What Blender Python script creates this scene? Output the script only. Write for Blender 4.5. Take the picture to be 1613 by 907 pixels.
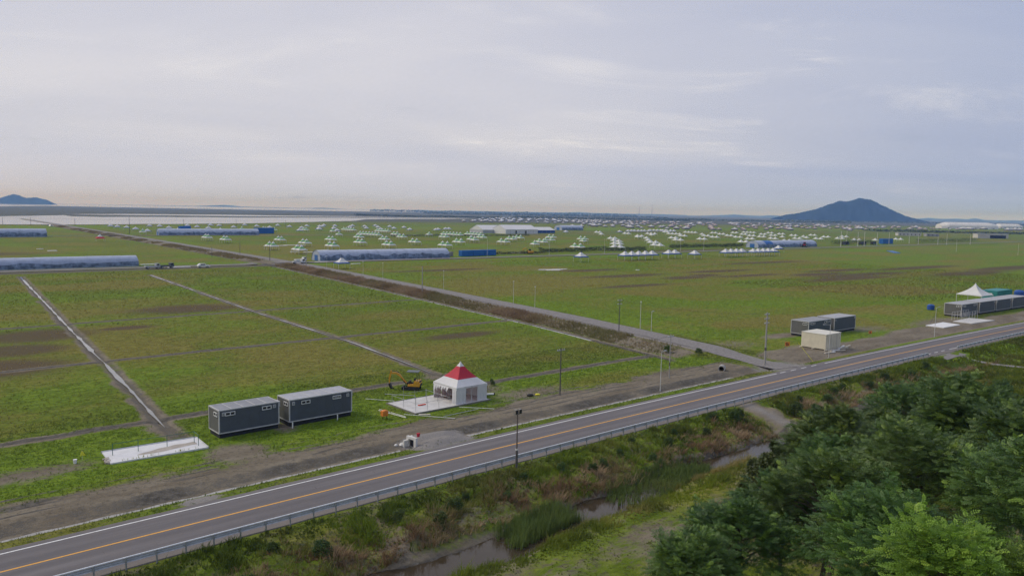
import bpy, math, random
import numpy as np
from mathutils import Vector, Matrix

for o in list(bpy.data.objects):
    bpy.data.objects.remove(o)
scene = bpy.context.scene
COL = scene.collection

# ------------------------------------------------------------------ camera
cam_data = bpy.data.cameras.new("camera")
cam_data.sensor_width = 36.0
cam_data.lens = 36.0 * 1220 / 1613
cam_data.clip_start = 0.5
cam_data.clip_end = 90000
cam = bpy.data.objects.new("camera", cam_data)
COL.objects.link(cam)
PITCH, ROLL = math.radians(5.64), math.radians(1.1)
cam.matrix_world = (Matrix.Translation((0, 0, 25.0)) @ Matrix.Rotation(math.pi / 2 - PITCH, 4, 'X')
                    @ Matrix.Rotation(ROLL, 4, 'Z'))
scene.camera = cam

# ------------------------------------------------------------------ sky and sun
SUN_DIR = Vector((-0.80, 0.22, 0.74)).normalized()
SUN_EL = math.asin(SUN_DIR.z)
SUN_AZ = math.atan2(SUN_DIR.x, SUN_DIR.y)
world = bpy.data.worlds.new("World")
scene.world = world
world.use_nodes = True


class NT:
    """short hand for building node trees"""
    def __init__(self, tree):
        self.t = tree
        self.t.nodes.clear()

    def n(self, kind, **kw):
        nd = self.t.nodes.new(kind)
        for k, v in kw.items():
            if k.startswith('i_'):
                nd.inputs[k[2:].replace('_', ' ')].default_value = v
            else:
                setattr(nd, k, v)
        return nd

    def l(self, a, b):
        self.t.links.new(a, b)

    def sock(self, nd, idx, v):
        if isinstance(v, bpy.types.NodeSocket):
            self.l(v, nd.inputs[idx])
        else:
            s = nd.inputs[idx]
            if s.type == 'RGBA' and len(v) == 3:
                v = (*v, 1)
            s.default_value = v

    def math(self, op, a, b=0.0, c=0.0, clamp=False):
        nd = self.n('ShaderNodeMath', operation=op, use_clamp=clamp)
        self.sock(nd, 0, a)
        self.sock(nd, 1, b)
        self.sock(nd, 2, c)
        return nd.outputs[0]

    def vmath(self, op, a, b=(0, 0, 0)):
        nd = self.n('ShaderNodeVectorMath', operation=op)
        self.sock(nd, 0, a)
        self.sock(nd, 1, b)
        return nd

    def mix(self, f, a, b, blend='MIX'):
        nd = self.n('ShaderNodeMix', data_type='RGBA', blend_type=blend)
        self.sock(nd, 0, f)
        self.sock(nd, 6, a)
        self.sock(nd, 7, b)
        return nd.outputs[2]

    def noise(self, vec=None, scale=1.0, detail=4.0, rough=0.55, dist=0.0, out=0):
        nd = self.n('ShaderNodeTexNoise')
        if vec is not None:
            self.l(vec, nd.inputs['Vector'])
        nd.inputs['Scale'].default_value = scale
        nd.inputs['Detail'].default_value = detail
        nd.inputs['Roughness'].default_value = rough
        nd.inputs['Distortion'].default_value = dist
        return nd.outputs[out]

    def ramp(self, f, lo, hi):
        nd = self.n('ShaderNodeMapRange', interpolation_type='SMOOTHSTEP')
        self.sock(nd, 0, f)
        nd.inputs[1].default_value = lo
        nd.inputs[2].default_value = hi
        return nd.outputs[0]

    def mapping(self, vec, scale=(1, 1, 1), rot=(0, 0, 0)):
        nd = self.n('ShaderNodeMapping')
        self.l(vec, nd.inputs[0])
        nd.inputs['Scale'].default_value = scale
        nd.inputs['Rotation'].default_value = rot
        return nd.outputs[0]


w = NT(world.node_tree)
tc = w.n('ShaderNodeTexCoord').outputs['Generated']
sep = w.n('ShaderNodeSeparateXYZ')
w.l(tc, sep.inputs[0])
elev = w.math('MAXIMUM', sep.outputs[2], 0.0)
flat = w.n('ShaderNodeCombineXYZ')
den = w.math('ADD', elev, 0.10)
w.l(w.math('DIVIDE', sep.outputs[0], den), flat.inputs[0])
w.l(w.math('DIVIDE', sep.outputs[1], den), flat.inputs[1])
cloud_p = w.mapping(flat.outputs[0], (0.55, 1.0, 1), (0, 0, 0.25))
big = w.noise(cloud_p, 0.38, 5, 0.5, 0.6)
fine = w.noise(cloud_p, 1.15, 9, 0.62, 0.8)
sunside = w.vmath('DOT_PRODUCT', tc, (SUN_DIR.x / math.hypot(SUN_DIR.x, SUN_DIR.y) * 0.9, SUN_DIR.y / math.hypot(SUN_DIR.x, SUN_DIR.y) * 0.9, 0)).outputs['Value']
side = w.ramp(sunside, -0.55, 0.50)
cover = w.mix(side, (0.250, 0.325, 0.545), (0.555, 0.565, 0.655))
cover = w.mix(w.ramp(big, 0.30, 0.70), cover, w.mix(side, (0.390, 0.445, 0.600), (0.690, 0.675, 0.715)))
wisps = w.math('MULTIPLY', w.ramp(fine, 0.52, 0.74), w.ramp(big, 0.40, 0.58))
cover = w.mix(w.math('MULTIPLY', wisps, 0.70), cover, (0.84, 0.81, 0.80))
low = w.ramp(elev, 0.10, 0.0)
cover = w.mix(w.math('MULTIPLY', low, 0.9), cover, w.mix(side, (0.285, 0.375, 0.620), (0.52, 0.560, 0.735)))
cover = w.mix(w.math('MULTIPLY', w.ramp(elev, 0.035, 0.0), 0.55), cover, w.mix(side, (0.34, 0.46, 0.84), (0.52, 0.60, 0.92)))
glow = w.math('MULTIPLY', w.ramp(elev, 0.07, 0.0), w.ramp(sunside, 0.45, 0.95))
cover = w.mix(w.math('MULTIPLY', glow, 0.55), cover, (0.80, 0.68, 0.62))
bg_cloud = w.n('ShaderNodeBackground')
w.l(cover, bg_cloud.inputs[0])
bg_cloud.inputs[1].default_value = 1.0
nishita = w.n('ShaderNodeTexSky', sky_type='NISHITA')
nishita.sun_disc = False
nishita.sun_elevation = SUN_EL
nishita.sun_rotation = SUN_AZ
nishita.air_density = 1.0
nishita.dust_density = 2.0
bg_sky = w.n('ShaderNodeBackground')
w.l(nishita.outputs[0], bg_sky.inputs[0])
bg_sky.inputs[1].default_value = 0.065
mixsh = w.n('ShaderNodeMixShader')
gap = w.math('MULTIPLY', w.ramp(fine, 0.40, 0.25), w.ramp(big, 0.52, 0.40))
w.l(w.math('SUBTRACT', 0.94, w.math('MULTIPLY', gap, 0.45)), mixsh.inputs[0])
w.l(bg_sky.outputs[0], mixsh.inputs[1])
w.l(bg_cloud.outputs[0], mixsh.inputs[2])
wo = w.n('ShaderNodeOutputWorld')
w.l(mixsh.outputs[0], wo.inputs[0])

sun_data = bpy.data.lights.new("sun", 'SUN')
sun_data.energy = 1.5
sun_data.angle = math.radians(14)
sun_data.color = (1.0, 0.915, 0.78)
sun = bpy.data.objects.new("sun", sun_data)
sun.rotation_euler = SUN_DIR.to_track_quat('Z', 'Y').to_euler()
sun.location = (-60, 40, 120)
COL.objects.link(sun)

scene.view_settings.view_transform = 'Standard'
scene.view_settings.look = 'None'
scene.view_settings.exposure = 0.16
scene.view_settings.gamma = 1.0
scene.render.engine = 'CYCLES'
cy = scene.cycles
cy.use_denoising = True
cy.denoiser = 'OPENIMAGEDENOISE'
cy.denoising_input_passes = 'RGB_ALBEDO_NORMAL'
cy.denoising_prefilter = 'FAST'
cy.max_bounces = 6
cy.diffuse_bounces = 3
cy.glossy_bounces = 3
cy.transmission_bounces = 4
cy.volume_bounces = 0
cy.transparent_max_bounces = 8
cy.sample_clamp_indirect = 6.0

# ------------------------------------------------------------------ survey: road-aligned site coordinates (metres)
# a runs along the two-lane road, s is the distance left of its centre line
_n = math.hypot(0.75, 0.66)
UAx, UAy = 0.75 / _n, 0.66 / _n
ROAD_ANG = math.atan2(UAy, UAx)


def bcurve(a):
    a = np.asarray(a, float)
    m = np.clip(a, -10, 230)
    base = 59.9333 + 0.0205966 * m - 1.87311e-4 * m * m
    return base + (a - m) * (0.0205966 - 2 * 1.87311e-4 * m)


def site(a, s):
    """site coordinates -> world x, y (works on arrays)"""
    b = bcurve(a) + s
    return a * UAx - b * UAy, a * UAy + b * UAx


def heading(a):
    m = min(max(a, -10), 230)
    return ROAD_ANG + math.atan(0.0205966 - 2 * 1.87311e-4 * m)


def S(a, s, z=0.0):
    x, y = site(a, s)
    return Vector((float(x), float(y), z))


def vnoise(x, y, seed=0):
    """value noise 0..1 on arrays"""
    xi, yi = np.floor(x).astype(np.int64), np.floor(y).astype(np.int64)
    fx, fy = x - xi, y - yi
    fx, fy = fx * fx * (3 - 2 * fx), fy * fy * (3 - 2 * fy)

    def h(i, j):
        v = (i * 374761393 + j * 668265263 + seed * 974634777) & 0xFFFFFFFF
        v = ((v ^ (v >> 13)) * 1274126177) & 0xFFFFFFFF
        return ((v ^ (v >> 16)) & 0xFFFF) / 65535.0
    return ((h(xi, yi) * (1 - fx) + h(xi + 1, yi) * fx) * (1 - fy)
            + (h(xi, yi + 1) * (1 - fx) + h(xi + 1, yi + 1) * fx) * fy)


def fbm(x, y, seed=0, octs=4):
    x, y = np.asarray(x, float), np.asarray(y, float)
    v, amp, tot = 0.0, 1.0, 0.0
    for k in range(octs):
        v = v + amp * vnoise(x * 2 ** k, y * 2 ** k, seed + k)
        tot += amp
        amp *= 0.5
    return v / tot


def sstep(e0, e1, x):
    t = np.clip((np.asarray(x, float) - e0) / (e1 - e0), 0, 1)
    return t * t * (3 - 2 * t)


LANE_S = [-200, 5, 20, 65, 137, 250, 475, 572, 900, 1500]
LANE_A = [100, 118, 121, 129.5, 139, 152.5, 167, 172.5, 192, 225]


def lane_a(s):
    return np.interp(s, LANE_S, LANE_A)


def drain_one(s):
    return np.interp(s, [26.7, 66.3, 123.4, 245.5], [27.1, 30.9, 35.9, 47.4])


def drain_two(s):
    return np.interp(s, [34.2, 66.1, 118.9, 234.4], [68.6, 72.7, 75.4, 85.3])


def stream_s(a):
    a = np.asarray(a, float)
    return -15.4 + 0.7 * np.sin(a * 0.11 + 0.6) + 0.35 * np.sin(a * 0.31) + 0.02 * (a - 60) * (a > 60)


def side_track(a, s):
    """the bare dirt ramp that leaves the road and drops to the stream"""
    c = np.interp(-np.asarray(s, float), [4, 8, 15, 22], [91, 89.5, 87.5, 88])
    return np.exp(-((np.asarray(a, float) - c) / 2.6) ** 2) * sstep(-24, -19, s) * sstep(-4.2, -5.0, s)


SEC_S = [-3000, -90, -60, -45, -34, -28, -20.5, -18.2, -17.0, -13.6, -12.4, -9.5, -6.2, -5.3, 5.0, 6.2, 6.5, 7.1, 7.4, 9.2, 10.5, 30000]
SEC_Z = [3, 5, 6, 4.2, 1.6, 0.5, -0.3, -0.8, -1.75, -1.75, -1.1, -0.55, -0.05, 0.05, 0.05, -0.12, -0.36, -0.36, -0.30, -0.06, 0.0, 0.0]


def ground_z(a, s):
    a, s = np.asarray(a, float), np.asarray(s, float)
    bend = stream_s(a) + 15.3
    sh = np.where(s < -7, s - bend * sstep(-7, -12, s), s)
    z = np.interp(sh, SEC_S, SEC_Z)
    n = fbm(a * 0.35, s * 0.35, 5, 4) - 0.5
    rough = 0.10 + 0.95 * sstep(-6, -9, s) * sstep(-40, -20, s)
    mound = np.maximum(0, fbm(a * 0.55, s * 0.55, 15, 3) - 0.50) * 2.2 * sstep(-6.2, -8.5, s) * sstep(-13.5, -11.5, s)
    z = z + mound
    z = z + n * rough * (sstep(5.2, 8, s) + sstep(-5.6, -7.5, s)) * np.where(s > 150, 0.3, 1)
    # rough dug edge between the roadside channel and the field
    z = z + 0.35 * (fbm(a * 0.9, s * 0.9, 9, 3) - 0.45) * np.exp(-((s - 9.0) / 1.3) ** 2) * (a < 112)
    # gravel heap ramp over the channel
    z = z + 0.62 * np.exp(-((a - 48.6) / 2.6) ** 4 - ((s - 6.9) / 2.2) ** 4)
    # field drains
    for f, s0, s1 in ((drain_one, 27, 245), (drain_two, 34, 234)):
        d = np.abs(a - f(s))
        z = z - 0.25 * np.exp(-(d / 0.8) ** 2) * ((s > s0) & (s < s1))
    la = lane_a(s)
    d = a - la                           # raised gravel lane with a ditch on its left
    zone = sstep(14, 24, s) * sstep(1400, 1200, s)
    lz = np.interp(d, [-16, -14, -12.6, -11.6, -10.4, -5, -3.6, 3.4, 5.5, 7], [0, 0, -0.6, -0.6, -0.35, 0.35, 0.5, 0.5, 0.12, 0.0])
    cross = 1 - np.exp(-((s - 266) / 8) ** 4)
    zlane = np.where(d < -4, lz * cross + 0.3 * (1 - cross) * (d > -16), lz)
    z = z + zone * zlane
    # side ramp
    z = z * (1 - 0.55 * side_track(a, s))
    fill = sstep(90, 95, a) * sstep(-21, -18, s) * sstep(-8, -11, s)
    z = z * (1 - fill) + fill * np.maximum(z, -0.75 + 0.5 * n)
    return z


def GZ(a, s):
    return float(ground_z(a, s))


# ------------------------------------------------------------------ materials
MATS = {}


def pmat(name, color, rough=0.7, var=0.12, scale=3.0, metal=0.0, bump=0.0, spec=0.4, dirt=None, dirt_amt=0.35, translucent=0.0):
    """plain painted or cloth surface with uneven tone and grime"""
    if name in MATS:
        return MATS[name]
    m = bpy.data.materials.new(name)
    m.use_nodes = True
    t = NT(m.node_tree)
    co = t.n('ShaderNodeTexCoord').outputs['Object']
    n1 = t.noise(co, scale, 5, 0.6)
    c0 = tuple(max(0, v * (1 - var)) for v in color)
    c1 = tuple(min(1, v * (1 + var)) for v in color)
    col = t.mix(t.ramp(n1, 0.3, 0.7), c0, c1)
    if dirt:
        n2 = t.noise(co, scale * 0.6, 7, 0.65, 0.4)
        col = t.mix(t.math('MULTIPLY', t.ramp(n2, 0.5, 0.75), dirt_amt), col, dirt)
    b = t.n('ShaderNodeBsdfPrincipled')
    t.l(col, b.inputs['Base Color'])
    b.inputs['Roughness'].default_value = rough
    b.inputs['Metallic'].default_value = metal
    b.inputs['Specular IOR Level'].default_value = spec
    if bump:
        bp = t.n('ShaderNodeBump')
        bp.inputs['Strength'].default_value = bump
        bp.inputs['Distance'].default_value = 0.05
        t.l(t.noise(co, scale * 4, 5, 0.6), bp.inputs['Height'])
        t.l(bp.outputs[0], b.inputs['Normal'])
    out = t.n('ShaderNodeOutputMaterial')
    if translucent:
        tr = t.n('ShaderNodeBsdfTranslucent')
        t.l(col, tr.inputs[0])
        mx = t.n('ShaderNodeMixShader')
        mx.inputs[0].default_value = translucent
        t.l(b.outputs[0], mx.inputs[1])
        t.l(tr.outputs[0], mx.inputs[2])
        t.l(mx.outputs[0], out.inputs[0])
    else:
        t.l(b.outputs[0], out.inputs[0])
    MATS[name] = m
    return m


def leafmat(name, dark, light, young, rough=0.55, trans=0.25, spec=0.3):
    """foliage: 'tint' attribute picks between leaf colours, piece by piece"""
    m = bpy.data.materials.new(name)
    m.use_nodes = True
    t = NT(m.node_tree)
    at = t.n('ShaderNodeAttribute', attribute_name='tint')
    sp = t.n('ShaderNodeSeparateColor')
    t.l(at.outputs['Color'], sp.inputs[0])
    col = t.mix(sp.outputs[0], dark, light)
    col = t.mix(sp.outputs[1], col, young)
    rnd = t.n('ShaderNodeObjectInfo').outputs['Random']
    hs = t.n('ShaderNodeHueSaturation')
    t.l(t.math('ADD', 0.478, t.math('MULTIPLY', rnd, 0.030)), hs.inputs['Hue'])
    t.l(t.math('ADD', 0.82, t.math('MULTIPLY', t.math('FRACT', t.math('MULTIPLY', rnd, 7.31)), 0.50)), hs.inputs['Value'])
    t.l(col, hs.inputs['Color'])
    col = hs.outputs[0]
    b = t.n('ShaderNodeBsdfPrincipled')
    t.l(col, b.inputs['Base Color'])
    b.inputs['Roughness'].default_value = rough
    b.inputs['Specular IOR Level'].default_value = spec
    tr = t.n('ShaderNodeBsdfTranslucent')
    t.l(col, tr.inputs[0])
    mx = t.n('ShaderNodeMixShader')
    mx.inputs[0].default_value = trans
    t.l(b.outputs[0], mx.inputs[1])
    t.l(tr.outputs[0], mx.inputs[2])
    out = t.n('ShaderNodeOutputMaterial')
    t.l(mx.outputs[0], out.inputs[0])
    MATS[name] = m
    return m


def ground_material():
    m = bpy.data.materials.new("ground")
    m.use_nodes = True
    t = NT(m.node_tree)
    co = t.n('ShaderNodeTexCoord').outputs['Object']
    rows = t.mapping(co, (1, 1, 1), (0, 0, -ROAD_ANG))
    streak = t.mapping(rows, (0.35, 1.0, 1))
    at = t.n('ShaderNodeAttribute', attribute_name='cover')
    sp = t.n('ShaderNodeSeparateColor')
    t.l(at.outputs['Color'], sp.inputs[0])
    soil_a, dry_a, red_a, lush_a = sp.outputs[0], sp.outputs[1], sp.outputs[2], at.outputs['Alpha']
    at2 = t.n('ShaderNodeAttribute', attribute_name='earth')
    sp2 = t.n('ShaderNodeSeparateColor')
    t.l(at2.outputs['Color'], sp2.inputs[0])
    mud_a, gravel_a, grey_a = sp2.outputs[0], sp2.outputs[1], sp2.outputs[2]
    n_big = t.noise(streak, 0.035, 5, 0.6, 0.3)
    n_mid = t.noise(streak, 0.30, 6, 0.65, 0.2)
    n_cl = t.noise(co, 1.6, 6, 0.68)
    n_fine = t.noise(co, 9.0, 4, 0.7)

    def edge(attr, noise, k, lo=0.36, hi=0.64):
        v = t.math('ADD', attr, t.math('MULTIPLY', t.math('SUBTRACT', noise, 0.5), k))
        return t.ramp(v, lo, hi)
    n_sw = t.noise(t.mapping(rows, (0.22, 1.0, 1)), 0.11, 7, 0.7, 0.5)
    n_sp = t.noise(t.mapping(rows, (0.5, 1.0, 1)), 0.9, 6, 0.72, 0.3)
    mixn = t.math('ADD', t.math('MULTIPLY', n_sw, 0.6), t.math('MULTIPLY', n_sp, 0.4))
    green = t.mix(t.ramp(n_sp, 0.28, 0.72), (0.082, 0.126, 0.010), (0.155, 0.208, 0.022))
    green = t.mix(t.math('MULTIPLY', edge(lush_a, mixn, 1.6, 0.05, 0.95), 0.9), green, t.mix(t.ramp(n_sp, 0.3, 0.7), (0.096, 0.175, 0.010), (0.195, 0.285, 0.024)))
    green = t.mix(t.math('MULTIPLY', edge(dry_a, mixn, 1.8, 0.10, 0.85), 0.90), green, t.mix(t.ramp(n_sp, 0.3, 0.7), (0.140, 0.128, 0.022), (0.240, 0.215, 0.052)))
    green = t.mix(t.math('MULTIPLY', t.ramp(n_cl, 0.50, 0.66), 0.65), green, (0.042, 0.054, 0.014))
    green = t.mix(t.math('MULTIPLY', t.ramp(n_cl, 0.44, 0.30), 0.40), green, (0.200, 0.235, 0.045))
    green = t.mix(t.math('MULTIPLY', t.ramp(n_sw, 0.58, 0.78), 0.35), green, (0.062, 0.072, 0.026))
    green = t.mix(t.math('MULTIPLY', edge(red_a, mixn, 1.5, 0.25, 0.8), 0.85), green, t.mix(n_cl, (0.070, 0.050, 0.034), (0.125, 0.085, 0.058)))
    green = t.mix(edge(grey_a, n_big, 0.3, 0.1, 0.9), green, (0.105, 0.112, 0.088))
    soil = t.mix(t.ramp(n_mid, 0.3, 0.7), (0.160, 0.133, 0.096), (0.245, 0.212, 0.160))
    soil = t.mix(t.math('MULTIPLY', t.ramp(n_cl, 0.48, 0.68), 0.65), soil, (0.090, 0.078, 0.058))
    soil = t.mix(edge(mud_a, n_cl, 0.6), soil, t.mix(t.ramp(n_cl, 0.3, 0.7), (0.066, 0.060, 0.050), (0.155, 0.142, 0.120)))
    soil = t.mix(edge(gravel_a, n_cl, 0.35), soil, t.mix(n_fine, (0.17, 0.158, 0.148), (0.33, 0.31, 0.29)))
    col = t.mix(edge(soil_a, t.math('ADD', t.math('MULTIPLY', n_cl, 0.55), t.math('MULTIPLY', n_sp, 0.45)), 1.5, 0.32, 0.70), green, soil)
    vf = t.math('ADD', 0.60, t.math('MULTIPLY', n_fine, 0.80))
    b = t.n('ShaderNodeBsdfPrincipled')
    hsv = t.n('ShaderNodeHueSaturation')
    t.l(col, hsv.inputs['Color'])
    t.l(vf, hsv.inputs['Value'])
    t.l(hsv.outputs[0], b.inputs['Base Color'])
    b.inputs['Roughness'].default_value = 0.95
    b.inputs['Specular IOR Level'].default_value = 0.1
    h = t.math('ADD', t.math('MULTIPLY', n_cl, 0.5), t.math('MULTIPLY', n_fine, 0.22))
    bp = t.n('ShaderNodeBump')
    bp.inputs['Strength'].default_value = 0.9
    bp.inputs['Distance'].default_value = 0.35
    t.l(h, bp.inputs['Height'])
    t.l(bp.outputs[0], b.inputs['Normal'])
    out = t.n('ShaderNodeOutputMaterial')
    t.l(b.outputs[0], out.inputs[0])
    return m


def asphalt_material():
    m = bpy.data.materials.new("asphalt")
    m.use_nodes = True
    t = NT(m.node_tree)
    co = t.n('ShaderNodeTexCoord').outputs['Object']
    rows = t.mapping(co, (1, 1, 1), (0, 0, -ROAD_ANG))
    along = t.mapping(rows, (0.05, 1.0, 1))
    n1 = t.noise(along, 0.9, 5, 0.6)
    n2 = t.noise(co, 1.1, 6, 0.65)
    n3 = t.noise(co, 26, 3, 0.7)
    col = t.mix(t.ramp(n1, 0.3, 0.7), (0.130, 0.121, 0.124), (0.180, 0.168, 0.170))
    col = t.mix(t.math('MULTIPLY', t.ramp(n2, 0.45, 0.75), 0.35), col, (0.205, 0.175, 0.165))
    col = t.mix(t.math('MULTIPLY', t.ramp(n3, 0.5, 0.8), 0.3), col, (0.07, 0.066, 0.07))
    cr = t.n('ShaderNodeAttribute', attribute_name='cross').outputs['Fac']
    for c0 in (-2.45, -0.85, 0.85, 2.45):
        band = t.ramp(t.math('ABSOLUTE', t.math('SUBTRACT', cr, c0)), 0.55, 0.1)
        col = t.mix(t.math('MULTIPLY', t.math('MULTIPLY', band, n1), 0.55), col, (0.088, 0.082, 0.088))
    rim = t.ramp(t.math('ADD', t.math('ABSOLUTE', cr), t.math('MULTIPLY', t.math('SUBTRACT', n2, 0.5), 1.2)), 3.5, 4.4)
    col = t.mix(t.math('MULTIPLY', rim, 0.6), col, (0.20, 0.175, 0.145))
    vor = t.n('ShaderNodeTexVoronoi', feature='DISTANCE_TO_EDGE')
    t.l(t.mapping(rows, (0.10, 0.35, 1)), vor.inputs['Vector'])
    crack = t.ramp(vor.outputs['Distance'], 0.010, 0.002)
    col = t.mix(t.math('MULTIPLY', t.math('MULTIPLY', crack, t.ramp(n2, 0.45, 0.6)), 0.6), col, (0.05, 0.047, 0.05))
    b = t.n('ShaderNodeBsdfPrincipled')
    t.l(col, b.inputs['Base Color'])
    b.inputs['Roughness'].default_value = 0.85
    b.inputs['Specular IOR Level'].default_value = 0.25
    bp = t.n('ShaderNodeBump')
    bp.inputs['Strength'].default_value = 0.25
    bp.inputs['Distance'].default_value = 0.02
    t.l(n3, bp.inputs['Height'])
    t.l(bp.outputs[0], b.inputs['Normal'])
    out = t.n('ShaderNodeOutputMaterial')
    t.l(b.outputs[0], out.inputs[0])
    return m


def water_material(name, color, rough, ripple):
    m = bpy.data.materials.new(name)
    m.use_nodes = True
    t = NT(m.node_tree)
    co = t.n('ShaderNodeTexCoord').outputs['Object']
    b = t.n('ShaderNodeBsdfPrincipled')
    n = t.noise(co, 0.8, 4, 0.6)
    t.l(t.mix(n, tuple(v * 0.75 for v in color), tuple(v * 1.25 for v in color)), b.inputs['Base Color'])
    b.inputs['Roughness'].default_value = rough
    b.inputs['IOR'].default_value = 1.33
    b.inputs['Specular IOR Level'].default_value = 0.5
    bp = t.n('ShaderNodeBump')
    bp.inputs['Strength'].default_value = ripple
    bp.inputs['Distance'].default_value = 0.02
    t.l(t.noise(t.mapping(co, (1, 1, 1)), 4.0, 3, 0.5), bp.inputs['Height'])
    t.l(bp.outputs[0], b.inputs['Normal'])
    out = t.n('ShaderNodeOutputMaterial')
    t.l(b.outputs[0], out.inputs[0])
    return m


# ------------------------------------------------------------------ mesh helpers
def link(name, me, mats=(), parent=None, loc=None, rotz=0.0):
    o = bpy.data.objects.new(name, me)
    COL.objects.link(o)
    if me is not None:
        for m in mats:
            me.materials.append(m)
    if parent is not None:
        o.parent = parent
    if loc is not None:
        o.location = loc
    if rotz:
        o.rotation_euler = (0, 0, rotz)
    return o


def tag(o, label=None, cat=None, group=None, kind=None):
    if label:
        o['label'] = label
    if cat:
        o['category'] = cat
    if group:
        o['group'] = group
    if kind:
        o['kind'] = kind
    return o


def thing(name, label, cat, loc, rotz=0.0, group=None):
    return tag(link(name, None, loc=loc, rotz=rotz), label, cat, group)


class MB:
    """collects boxes, tubes, lathes and sheets into one mesh"""
    def __init__(self):
        self.v, self.f, self.m = [], [], []

    def add(self, vs, fs, mi=0):
        k = len(self.v)
        self.v += [tuple(p) for p in vs]
        self.f += [tuple(i + k for i in f) for f in fs]
        self.m += [mi] * len(fs)
        return self

    def box(self, x0, x1, y0, y1, z0, z1, mi=0, rot=None):
        vs = [Vector(p) for p in ((x0, y0, z0), (x1, y0, z0), (x1, y1, z0), (x0, y1, z0), (x0, y0, z1), (x1, y0, z1), (x1, y1, z1), (x0, y1, z1))]
        if rot is not None:
            vs = [rot @ p for p in vs]
        return self.add(vs, [(3, 2, 1, 0), (4, 5, 6, 7), (0, 1, 5, 4), (1, 2, 6, 5), (2, 3, 7, 6), (3, 0, 4, 7)], mi)

    def tube(self, p0, p1, r0, r1=None, n=6, mi=0, caps=True):
        p0, p1 = Vector(p0), Vector(p1)
        r1 = r0 if r1 is None else r1
        d = (p1 - p0).normalized()
        u = d.orthogonal().normalized()
        q = d.cross(u)
        vs = []
        for p, r in ((p0, r0), (p1, r1)):
            for i in range(n):
                t = 2 * math.pi * i / n
                vs.append(p + u * (r * math.cos(t)) + q * (r * math.sin(t)))
        fs = [(i, (i + 1) % n, n + (i + 1) % n, n + i) for i in range(n)]
        if caps:
            fs += [tuple(range(n - 1, -1, -1)), tuple(range(n, 2 * n))]
        return self.add(vs, fs, mi)

    def path(self, pts, r0, r1, n=6, mi=0):
        k = len(pts) - 1
        for i in range(k):
            self.tube(pts[i], pts[i + 1], r0 + (r1 - r0) * i / k, r0 + (r1 - r0) * (i + 1) / k, n, mi)
        return self

    def prism(self, poly, y0, y1, mi=0):
        """poly in x, z extruded along y"""
        n = len(poly)
        vs = [(x, y0, z) for x, z in poly] + [(x, y1, z) for x, z in poly]
        fs = [tuple(range(n)), tuple(range(2 * n - 1, n - 1, -1))]
        fs += [((i + 1) % n, i, n + i, n + (i + 1) % n) for i in range(n)]
        return self.add(vs, fs, mi)

    def mesh(self, name, smooth=False):
        me = bpy.data.meshes.new(name)
        me.from_pydata(self.v, [], self.f)
        if any(self.m):
            me.polygons.foreach_set('material_index', self.m)
        if smooth:
            me.polygons.foreach_set('use_smooth', [True] * len(self.f))
        me.update()
        return me

    def build(self, name, mats, parent=None, loc=None, rotz=0.0, smooth=False):
        if not isinstance(mats, (list, tuple)):
            mats = [mats]
        return link(name, self.mesh(name, smooth), mats, parent, loc, rotz)


def np_mesh(name, verts, faces, tint=None, smooth=False):
    """fast mesh from arrays; faces (n, k)"""
    verts = np.ascontiguousarray(verts, dtype=np.float32).reshape(-1, 3)
    faces = np.ascontiguousarray(faces, dtype=np.int32)
    nf, k = faces.shape
    me = bpy.data.meshes.new(name)
    me.vertices.add(len(verts))
    me.vertices.foreach_set('co', verts.ravel())
    me.loops.add(nf * k)
    me.loops.foreach_set('vertex_index', faces.ravel())
    me.polygons.add(nf)
    me.polygons.foreach_set('loop_start', np.arange(0, nf * k, k, dtype=np.int32))
    if smooth:
        me.polygons.foreach_set('use_smooth', np.ones(nf, dtype=bool))
    me.update(calc_edges=True)
    if tint is not None:
        at = me.color_attributes.new('tint', 'FLOAT_COLOR', 'POINT')
        at.data.foreach_set('color', np.ascontiguousarray(tint, dtype=np.float32).ravel())
    return me


def strip_mesh(name, a_list, s_left, s_right, z):
    """a sheet along the road between two offsets; z number or function(a, s)"""
    vs, fs = [], []
    for a in a_list:
        for sf in (s_right, s_left):
            s = sf(a) if callable(sf) else sf
            vs.append(S(a, s, z(a, s) if callable(z) else z))
    for i in range(len(a_list) - 1):
        fs.append((2 * i, 2 * i + 2, 2 * i + 3, 2 * i + 1))
    me = bpy.data.meshes.new(name)
    me.from_pydata(vs, [], fs)
    me.update()
    return me


def copy_tree(o, parent=None):
    c = o.copy()
    COL.objects.link(c)
    c.parent = parent
    for ch in o.children:
        d = copy_tree(ch, c)
        d.matrix_parent_inverse = ch.matrix_parent_inverse
    return c


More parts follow.
